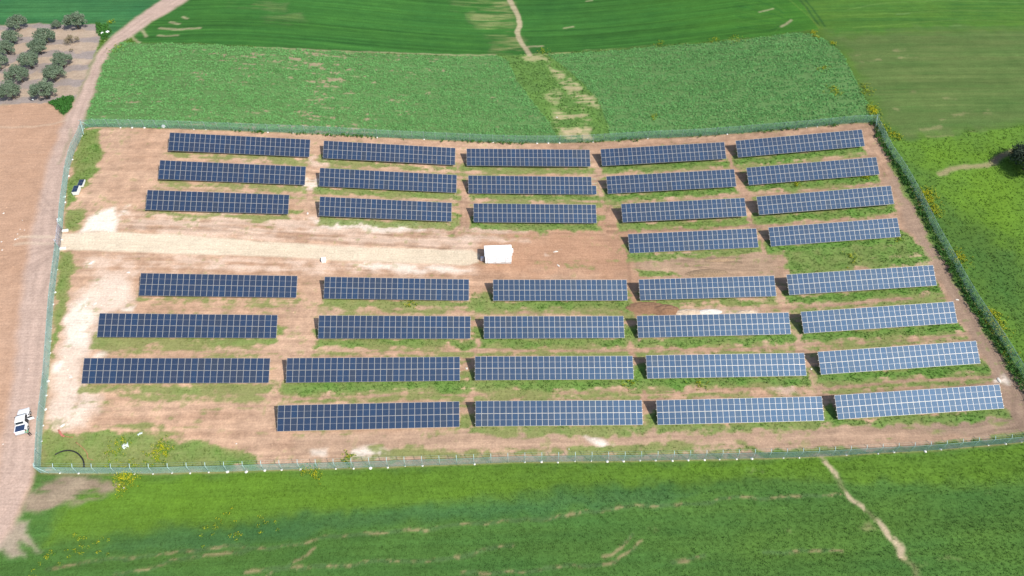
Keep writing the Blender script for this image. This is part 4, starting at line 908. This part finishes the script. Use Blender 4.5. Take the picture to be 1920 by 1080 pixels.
bag(307, 238.5, 1.1, 'round white bag at the foot of the far fence'); bag(112.3, 413, 1.15, 'white bag against the road fence above the gate'); bag(121.5, 370, .6, 'small white bag by the road fence near the module stacks')
bag(62, 187.5, .5, 'small white bag at the edge of the olive grove')
# crumpled sheets and netting
def sheet(px, mat, lb, name, cat, h=.12, wd=.35):
    P = GL(smooth_poly(px, 4)); mb = MB(); rr = random.Random(len(px)*7)
    secs = []
    for i, q in enumerate(P):
        d = P[min(i+1, len(P)-1)] - P[max(i-1, 0)]; d = d/(np.linalg.norm(d)+1e-9); nx, ny = -d[1], d[0]; w_ = wd*rr.uniform(.5, 1.3); z0 = zg(*q)
        secs.append([(q[0]+nx*w_*f_, q[1]+ny*w_*f_, z0 + .02 + rr.uniform(.02, h)) for f_ in (-1, -.4, .3, 1)] + [(q[0]+nx*w_*f_, q[1]+ny*w_*f_, z0 + .005) for f_ in (.9, -.9)])
    o = mb.loft(secs).build(name, mat); return tag(o, lb, cat)
MAT['red'] = plain('faded_red_plastic', (.42, .15, .11), .7); MAT['orange'] = plain('faded_orange_net', (.30, .18, .08), .8); MAT['film'] = plain('cloudy_plastic_film', (.60, .66, .62), .35)
sheet([(110, 806), (113, 812), (116, 816), (121, 818.5)], MAT['red'], 'faded red plastic strip on bare soil in the near left corner', 'plastic_strip', 'plastic strip', .12, .17)
sheet([(123, 818.5), (130, 819.5), (137, 820)], MAT['orange'], 'short brownish red strip right of the red plastic strip', 'plastic_strip', 'plastic strip', .08, .12)
sheet([(142, 829), (152, 837), (160, 845), (164, 852), (165, 859), (175, 863)], MAT['orange'], 'long faded orange netting strip in grass beside the black pipe', 'netting_strip', 'netting', .04, .08)
sheet([(230, 840), (235, 836.5), (241, 834)], MAT['film'], 'crumpled cloudy plastic sheet in the grass near the near fence', 'plastic_sheet', 'plastic sheet', .3, .5)
sheet([(258, 816), (263, 813), (267, 812)], MAT['film'], 'small pale plastic scrap on the grass edge', 'plastic_scrap', 'plastic scrap', .1, .2)
# black pipe
P = smooth_poly([(104, 853), (109.5, 850), (118, 846.8), (127, 845.4), (136.5, 846.3), (145, 850), (151, 855.5), (155.7, 862), (158, 869.5), (158, 877.5)], 4)
pp = [(q[0], q[1], zg(*q) + .12) for q in GL(P)]
tag(MB().tube(pp, .11, 8).build('black_pipe', plain('black_pe_pipe', (.025, .024, .024), .4)), 'curved black plastic pipe lying on the grass in the near left corner', 'pipe')
# spoil heap with rubble
MAT['spoil'] = plain('dark_spoil', (.23, .135, .082), .95, 0, .1, .25, 2.5, .6)
MAT['spoil2'] = plain('pale_spoil', (.50, .40, .30), .95, 0, .1, .25, 2.5, .6)
def mound(px_, py_, sx, sy, h, mat, lb, name='dirt_pile', seed=1):
    g = G(px_, py_); n = 26; k = np.arange(n); u_, v_ = np.meshgrid(np.linspace(-1, 1, n), np.linspace(-1, 1, n))
    rr = np.sqrt(u_**2 + v_**2); H_ = h*np.clip(1 - rr**1.6, -.25, 1)
    nn = fbm(u_.ravel()*3+seed*9, v_.ravel()*3, 1, 1, seed, 4).reshape(n, n)
    zz = H_*(.55 + .9*nn) + (nn-.5)*.25*h
    x = g.x + u_*sx; y = g.y + v_*sy; z = zt(x, y) + zz
    V = np.stack([x, y, z], -1).reshape(-1, 3) - np.array(g)
    i_ = (k[:-1, None]*n + k[None, :-1]).ravel(); F = np.stack([i_, i_+1, i_+n+1, i_+n], 1)
    keep = (rr.ravel()[i_] < 1.02); o = mesh_obj(name, np_mesh(name, V, F[keep], True), mat); o.location = g
    return tag(o, lb, 'heap')
mound(1247, 582, 3.0, 1.5, .9, MAT['spoil'], 'dark brown heap of earth above the left end of a table in the third row', seed=2)
mound(1212, 577, 4.2, 1.5, .45, MAT['spoil'], 'low spread of dark earth left of the brown heap', seed=5)
mound(1290, 586, 3.0, .9, .5, MAT['spoil2'], 'pale lumpy heap of earth right of the dark brown heap', seed=8)
mound(1330, 585, 2.6, .7, .45, MAT['stone'], 'white rubble heap along the top edge of a table in the third row', 'rubble_heap', 11)
mound(1400, 586, 2.2, .6, .35, MAT['spoil2'], 'low pale heap of earth at the right end of the rubble', seed=13)
mound(1350, 487, 3.4, .6, .3, plain('rut_spoil', (.30, .21, .13), .95, 0, .1, .25, 2.5, .6), 'long low ridge of rutted earth below the short table row', 'earth_ridge', 15)
mound(1325, 512, 4.5, 1.1, .45, plain('clod_spoil', (.27, .19, .12), .95, 0, .1, .3, 3.5, .8), 'rough clods of earth above a table of the first row this side of the road', 'earth_ridge', 17)
# ---------------------------------------------------------------- trees
MAT['olive'] = foliage('olive_leaves', .2, .35)
MAT['oak'] = foliage('dark_evergreen_leaves', .12, .15)
MAT['dry'] = foliage('dry_twigs', .15, .4)
MAT['bark'] = plain('bark', (.13, .11, .09), .9, 0, .1, .25, 6, .6)
def crown_mesh(name, rx, rz, zc, nclump, per, sz, seed, tones_):
    r = np.random.default_rng(seed)
    d = r.normal(size=(nclump, 3)); d /= np.linalg.norm(d, axis=1, keepdims=True); d[:, 2] = np.abs(d[:, 2])*1.25 - .35
    rad = r.uniform(.35, 1.0, nclump)**.55*r.uniform(.85, 1.12, nclump)
    cc = d*rad[:, None]*np.array([rx, rx, rz]) + np.array([0, 0, zc])
    cr = rx*r.uniform(.20, .36, nclump)
    q = r.normal(size=(nclump, per, 3)); q /= np.linalg.norm(q, axis=-1, keepdims=True); q *= (r.uniform(.2, 1, (nclump, per, 1))**.4)
    c = cc[:, None] + q*cr[:, None, None]*np.array([1, 1, .85])
    nrm = q + r.normal(size=q.shape)*.7 + np.array([0, 0, .3]); nrm /= np.linalg.norm(nrm, axis=-1, keepdims=True)
    t1 = np.cross(nrm, r.normal(size=q.shape)); t1 /= np.linalg.norm(t1, axis=-1, keepdims=True); t2 = np.cross(nrm, t1)
    s = sz*r.uniform(.6, 1.4, (nclump, per, 1))
    v = np.stack([c - t1*s, c + t2*s*.5, c + t1*s, c - t2*s*.5], 2).reshape(-1, 3)
    me = np_mesh(name, v, np.arange(len(v)).reshape(-1, 4))
    tint = np.repeat(np.clip(r.uniform(.15, .75, nclump)[:, None] + r.uniform(-.3, .3, (nclump, per)), 0, 1).ravel(), 4)
    attr_c(me, 'col', two(tones_[0], tones_[1], tint)); return me, cc
def tree_meshes(rx, rz, zc, nclump, per, sz, seed, leafmat, trunk_r, tones_):
    cm, cc = crown_mesh('crown', rx, rz, zc, nclump, per, sz, seed, tones_); cm.materials.append(leafmat)
    mb = MB(); rr = random.Random(seed)
    mb.tube([(0, 0, -.2), (rr.uniform(-.1, .1), rr.uniform(-.1, .1), zc*.35), (rr.uniform(-.2, .2), rr.uniform(-.2, .2), zc*.7)], [trunk_r*1.3, trunk_r, trunk_r*.7], 8)
    for q in range(7):
        c = cc[rr.randrange(len(cc))]; mb.tube([(0, 0, zc*.45), (c[0]*.5, c[1]*.5, zc*.45 + (c[2]-zc*.45)*.6), tuple(c)], [trunk_r*.6, trunk_r*.35, trunk_r*.12], 6)
    tm = mb.mesh('trunk'); tm.materials.append(MAT['bark']); return cm, tm
OLV = [tree_meshes(2.3, 1.5, 1.95, 46, 80, .15, 31+s, MAT['olive'], .2, ((.108, .158, .098), (.20, .258, .172))) for s in range(4)]
def tree(name, px_, py_, s, meshes, rz, label, cat, group=None, sz=1.0):
    root = empty(name, G(px_, py_), rz); root.scale = (s, s, s*sz); tag(root, label, cat, group)
    copy_child(meshes[0], 'crown', root, Matrix.Identity(4)); copy_child(meshes[1], 'trunk', root, Matrix.Identity(4))
OL = [(39, 55, 1.02, 'olive tree at the far edge of the grove, left of the small one'), (109, 53, .58, 'smallest olive tree, at the far edge of the grove'), (148, 53, 1.15, 'broad olive tree at the far right corner of the grove, behind the dry bush'),
      (26, 80, .92, 'olive tree second from the back in the leftmost grove line'), (91, 80, 1.05, 'olive tree at the back of the middle grove line'), (17, 102, 1.0, 'olive tree third from the back in the leftmost grove line'), (77, 100, 1.0, 'olive tree second from the back in the middle grove line'),
      (61, 127, 1.08, 'tall olive tree in the centre of the middle grove line'), (120, 125, .98, 'olive tree at the back of the line nearest the dirt road'), (107, 136, .62, 'low olive bush squeezed between two trees near the dirt road'), (106, 151, 1.02, 'olive tree second from the front in the line nearest the dirt road'),
      (43, 154, 1.12, 'olive tree second from the front in the middle grove line'), (4, 129, .95, 'olive tree cut by the left edge of the photo'), (25, 184, 1.1, 'olive tree at the front left of the grove, by the bare field'), (89, 184, 1.14, 'olive tree at the front right of the grove, above the green weed clump')]
for q, (px_, py_, s, lb) in enumerate(OL): tree('olive_tree', px_, py_, s*1.03, OLV[q % 4], q*2.1, lb, 'olive tree', 'olive trees in the grove')
dm = tree_meshes(1.9, 1.0, 1.0, 34, 45, .11, 77, MAT['dry'], .08, ((.20, .165, .10), (.30, .25, .17)))
tree('dry_bush', 137, 81, .95, dm, .4, 'dry brownish bush at the right side of the olive grove', 'bush')
tm_ = tree_meshes(.7, .5, .5, 8, 22, .09, 78, MAT['dry'], .03, ((.20, .165, .10), (.30, .25, .17)))
tree('dry_shrub', 135, 98, .9, tm_, .4, 'tiny bare shrub between the olive grove and the road', 'bush')
OAK = tree_meshes(4.6, 2.7, 3.2, 90, 150, .17, 91, MAT['oak'], .35, ((.020, .036, .022), (.080, .105, .070)))
tree('evergreen_tree', 1921, 318, 1.0, OAK, .6, 'dark rounded evergreen tree alone at the right edge', 'tree')

# ---------------------------------------------------------------- white pickup
MAT['car'] = plain('white_car_paint', (.80, .81, .82), .25, 0, .5, .01)
MAT['carglass'] = plain('car_glass', (.02, .025, .03), .08, 0, .6, .05)
MAT['rubber'] = plain('tyre_rubber', (.02, .02, .02), .8)
MAT['seatdark'] = plain('car_interior', (.03, .03, .035), .8)
MAT['lamp'] = plain('lamp_glass', (.75, .77, .8), .1, 0, .6)
MAT['redlamp'] = plain('tail_lamp', (.35, .02, .02), .2)
f0, r0 = G(45.5, 766), G(41.0, 812)
hd = math.atan2(f0.y - r0.y, f0.x - r0.x)
ctr = (G(30, 812) + G(57.5, 813) + G(32, 777) + G(56.5, 778))/4
ctr = (f0 + r0)/2
ctr.x += .40; ctr.y -= .40
truck = empty('pickup_truck', (ctr.x, ctr.y, zg(ctr.x, ctr.y) + .02), hd); truck.scale = (.88, .9, .9)
tag(truck, 'white double cab pickup parked on the dirt road with one door open', 'pickup truck')
def prof(x, w_, z0, z1, r=.18):      # rounded box section across the car at x
    out = []
    for (sy, sz_) in ((1, -1), (1, 1), (-1, 1), (-1, -1)):
        for k in range(3):
            a = math.pi/2*k/2
            cx, cz_ = w_/2 - r, (z1 if sz_ > 0 else z0) - sz_*r*.6
            ang = {(1, -1): -math.pi/2, (1, 1): 0, (-1, 1): math.pi/2, (-1, -1): math.pi}[(sy, sz_)] + a
            out.append((x, sy*cx + r*math.cos(ang), cz_ + r*.6*math.sin(ang)))
    return out
TL = 5.2
body = MB().loft([prof(2.58, 1.35, .45, .80, .15), prof(2.45, 1.65, .36, .98, .2), prof(2.0, 1.82, .34, 1.06, .2), prof(1.15, 1.86, .34, 1.14, .18), prof(.6, 1.88, .34, 1.10, .15), prof(-.95, 1.88, .34, 1.10, .12), prof(-2.3, 1.88, .36, 1.10, .12), prof(-2.58, 1.82, .40, 1.08, .12)]).build('body', MAT['car'], truck)
MB().loft([prof(1.20, 1.70, 1.0, 1.16, .12), prof(.55, 1.52, 1.0, 1.70, .2), prof(.1, 1.50, 1.0, 1.80, .2), prof(-.75, 1.48, 1.0, 1.78, .2), prof(-1.15, 1.66, 1.0, 1.14, .12)]).build('cabin', MAT['car'], truck)
MB().box((.885, 0, 1.46), (.035, 1.34, .74), Euler((0, -.88, 0)).to_matrix().to_4x4(), .01).build('windscreen', MAT['carglass'], truck)
MB().box((-.985, 0, 1.50), (.035, 1.22, .44), Euler((0, .56, 0)).to_matrix().to_4x4(), .01).build('rear_window', MAT['carglass'], truck)
for s in (1, -1):
    MB().box((.28, s*.845, 1.40), (.72, .03, .40), Euler((s*.30, 0, 0)).to_matrix().to_4x4(), .01).build('window', MAT['carglass'], truck)
    if s > 0: MB().box((-.52, s*.845, 1.40), (.62, .03, .38), Euler((s*.30, 0, 0)).to_matrix().to_4x4(), .01).build('window', MAT['carglass'], truck)
    mr_ = MB().box((.78, s*1.06, 1.16), (.14, .22, .18), None, .04).build('mirror', MAT['dark'], truck)
    MB().box((2.44, s*.66, .84), (.22, .36, .16), None, .04).build('headlight', MAT['lamp'], truck)
    MB().box((-2.57, s*.84, .88), (.06, .12, .32), None, .02).build('tail_lamp', MAT['redlamp'], truck)
    for x in (1.62, -1.55):
        wl = empty('wheel', (0, 0, 0)); wl.parent = truck; wl.location = (x, s*.83, .37)
        MB().tube([(0, -.13, 0), (0, -.10, 0), (0, .10, 0), (0, .13, 0)], [.32, .38, .38, .32], 18).build('tyre', MAT['rubber'], wl)
        MB().tube([(0, s*.10, 0), (0, s*.14, 0)], [.23, .19], 12).build('rim', MAT['galv'], wl)
# open rear side door on the right, dark opening behind it
MB().box((-.50, -.93, 1.12), (.78, .06, 1.1), None, .02).build('door_opening', MAT['seatdark'], truck)
dr = MB().box((0, -.45, 0), (.08, .9, .62), None, .03).build('door', MAT['car'], truck); dr.location = (-.08, -.97, .82); dr.rotation_euler.z = .12
MB().box((0, -.45, .5), (.05, .8, .36), None, .02).build('window', MAT['carglass'], dr)
MB().box((-.05, -.75, .1), (.03, .16, .04), None, .01).build('handle', MAT['dark'], dr)
MB().box((-1.83, 0, 1.115), (1.22, 1.46, .07), None, .02).build('bed_cover', plain('dark_blue_bed_cover', (.028, .048, .105), .35), truck)
MB().box((-2.64, 0, .5), (.16, 1.7, .2), None, .05).build('bumper', MAT['galv'], truck)
MB().box((2.56, 0, .52), (.14, 1.6, .22), None, .06).build('bumper', MAT['car'], truck)
MB().tube([(-1.12, -.7, 1.16), (-1.12, -.62, 1.52), (-1.12, .62, 1.52), (-1.12, .7, 1.16)], .03, 7).build('roll_bar', MAT['dark'], truck)
wc = MB().box((-2.35, -.55, 1.12), (.1, .12, .04), None, .01).build('bed_latch', MAT['dark'], truck)

# ---------------------------------------------------------------- person
def skin(name, J, E, mat, parent, root=0, sub=1):
    me = bpy.data.meshes.new(name); me.from_pydata([j[0] for j in J], E, []); me.materials.append(mat)
    o = bpy.data.objects.new(name, me); col.objects.link(o)
    if parent: o.parent = parent
    md = o.modifiers.new('skin', 'SKIN'); md.use_smooth_shade = True
    sv = me.skin_vertices[0].data if me.skin_vertices else None
    for k, j in enumerate(J):
        sv[k].radius = j[1] if isinstance(j[1], tuple) else (j[1], j[1])
        sv[k].use_root = (k == root)
    s = o.modifiers.new('smooth', 'SUBSURF'); s.levels = sub; s.render_levels = sub + 1
    return o
MAT['skin'] = plain('skin', (.42, .25, .17), .6); MAT['shirt'] = plain('green_shirt', (.055, .33, .19), .8); MAT['trousers'] = plain('dark_trousers', (.03, .03, .04), .8); MAT['hair'] = plain('dark_hair', (.02, .016, .012), .7); MAT['shoe'] = plain('dark_shoes', (.03, .025, .02), .6)
pg = G(58.3, 816.3)
J = [((0, 0, .95), .11), ((0, 0, 1.12), .12), ((0, .01, 1.32), (.15, .11)), ((0, .02, 1.47), .06), ((0, .04, 1.56), .06), ((0, .05, 1.68), (.085, .10)), ((0, .05, 1.76), .05),
     ((.19, .01, 1.40), .055), ((.27, .05, 1.14), .045), ((.22, .26, 1.02), .034), ((-.19, .01, 1.40), .055), ((-.27, .05, 1.14), .045), ((-.22, .26, 1.02), .034),
     ((.10, 0, .88), .09), ((.11, .03, .50), .062), ((.11, -.03, .09), .045), ((.12, .13, .04), .035), ((-.10, 0, .88), .09), ((-.11, .05, .50), .062), ((-.11, -.01, .09), .045), ((-.12, .15, .04), .035)]
E_ = [(0, 1), (1, 2), (2, 3), (3, 4), (4, 5), (5, 6), (2, 7), (7, 8), (8, 9), (2, 10), (10, 11), (11, 12), (0, 13), (13, 14), (14, 15), (15, 16), (0, 17), (17, 18), (18, 19), (19, 20)]
for s in (1, -1):      # fingers
    w_ = 9 if s > 0 else 12; b0 = J[w_][0]
    pk = len(J); J.append(((b0[0]-s*.01, b0[1]+.07, b0[2]-.02), (.035, .016))); E_.append((w_, pk))
    for q in range(4):
        a = len(J); x = b0[0] - s*.01 + (q-1.5)*.02
        J.append(((x, b0[1]+.13, b0[2]-.035), .009)); J.append(((x, b0[1]+.16+.01*(q in (1, 2)), b0[2]-.065), .008)); E_ += [(pk, a), (a, a+1)]
    a = len(J); J.append(((b0[0]-s*.055, b0[1]+.06, b0[2]-.02), .010)); J.append(((b0[0]-s*.06, b0[1]+.10, b0[2]-.04), .009)); E_ += [(w_, a), (a, a+1)]
person = skin('person', J, E_, MAT['skin'], None)
person.location = pg; person.rotation_euler.z = .9
tag(person, 'person in a green shirt and dark trousers standing behind the pickup', 'person')
skin('shirt', [((0, 0, .92), .135), ((0, 0, 1.12), .14), ((0, .01, 1.33), (.17, .125)), ((0, .02, 1.46), .075), ((.20, .01, 1.40), .07), ((.25, .035, 1.20), .06), ((-.20, .01, 1.40), .07), ((-.25, .035, 1.20), .06)], [(0, 1), (1, 2), (2, 3), (2, 4), (4, 5), (2, 6), (6, 7)], MAT['shirt'], person)
skin('trousers', [((0, 0, .95), .13), ((.10, 0, .86), .11), ((.11, .03, .50), .08), ((.11, -.03, .10), .065), ((-.10, 0, .86), .11), ((-.11, .05, .50), .08), ((-.11, -.01, .10), .065)], [(0, 1), (1, 2), (2, 3), (0, 4), (4, 5), (5, 6)], MAT['trousers'], person)
hb = bmesh.new(); bmesh.ops.create_uvsphere(hb, u_segments=14, v_segments=10, radius=.115)
bmesh.ops.delete(hb, geom=[v for v in hb.verts if v.co.z < -.02 and v.co.y > -.03], context='VERTS')
hm = bpy.data.meshes.new('hair'); hb.to_mesh(hm); hb.free(); ho = mesh_obj('hair', hm, MAT['hair'], person); ho.location = (0, .035, 1.71); ho.scale = (.92, 1.1, 1.0)
fb = MB()
for s in (1, -1): fb.box((s*.035, .148, 1.70), (.028, .012, .012), None, .004, 1)
fb.box((0, .155, 1.665), (.024, .03, .04), None, .008, 0); fb.box((0, .145, 1.625), (.045, .012, .012), None, .004, 2)
for s in (1, -1): fb.box((s*.095, .04, 1.675), (.02, .04, .06), None, .008, 0)
fb.build('face', [MAT['skin'], MAT['hair'], plain('lips', (.35, .14, .11), .6)], person)
for s in (1, -1): MB().box((s*.115, .06, .045), (.10, .27, .09), None, .03).build('shoe', MAT['shoe'], person)
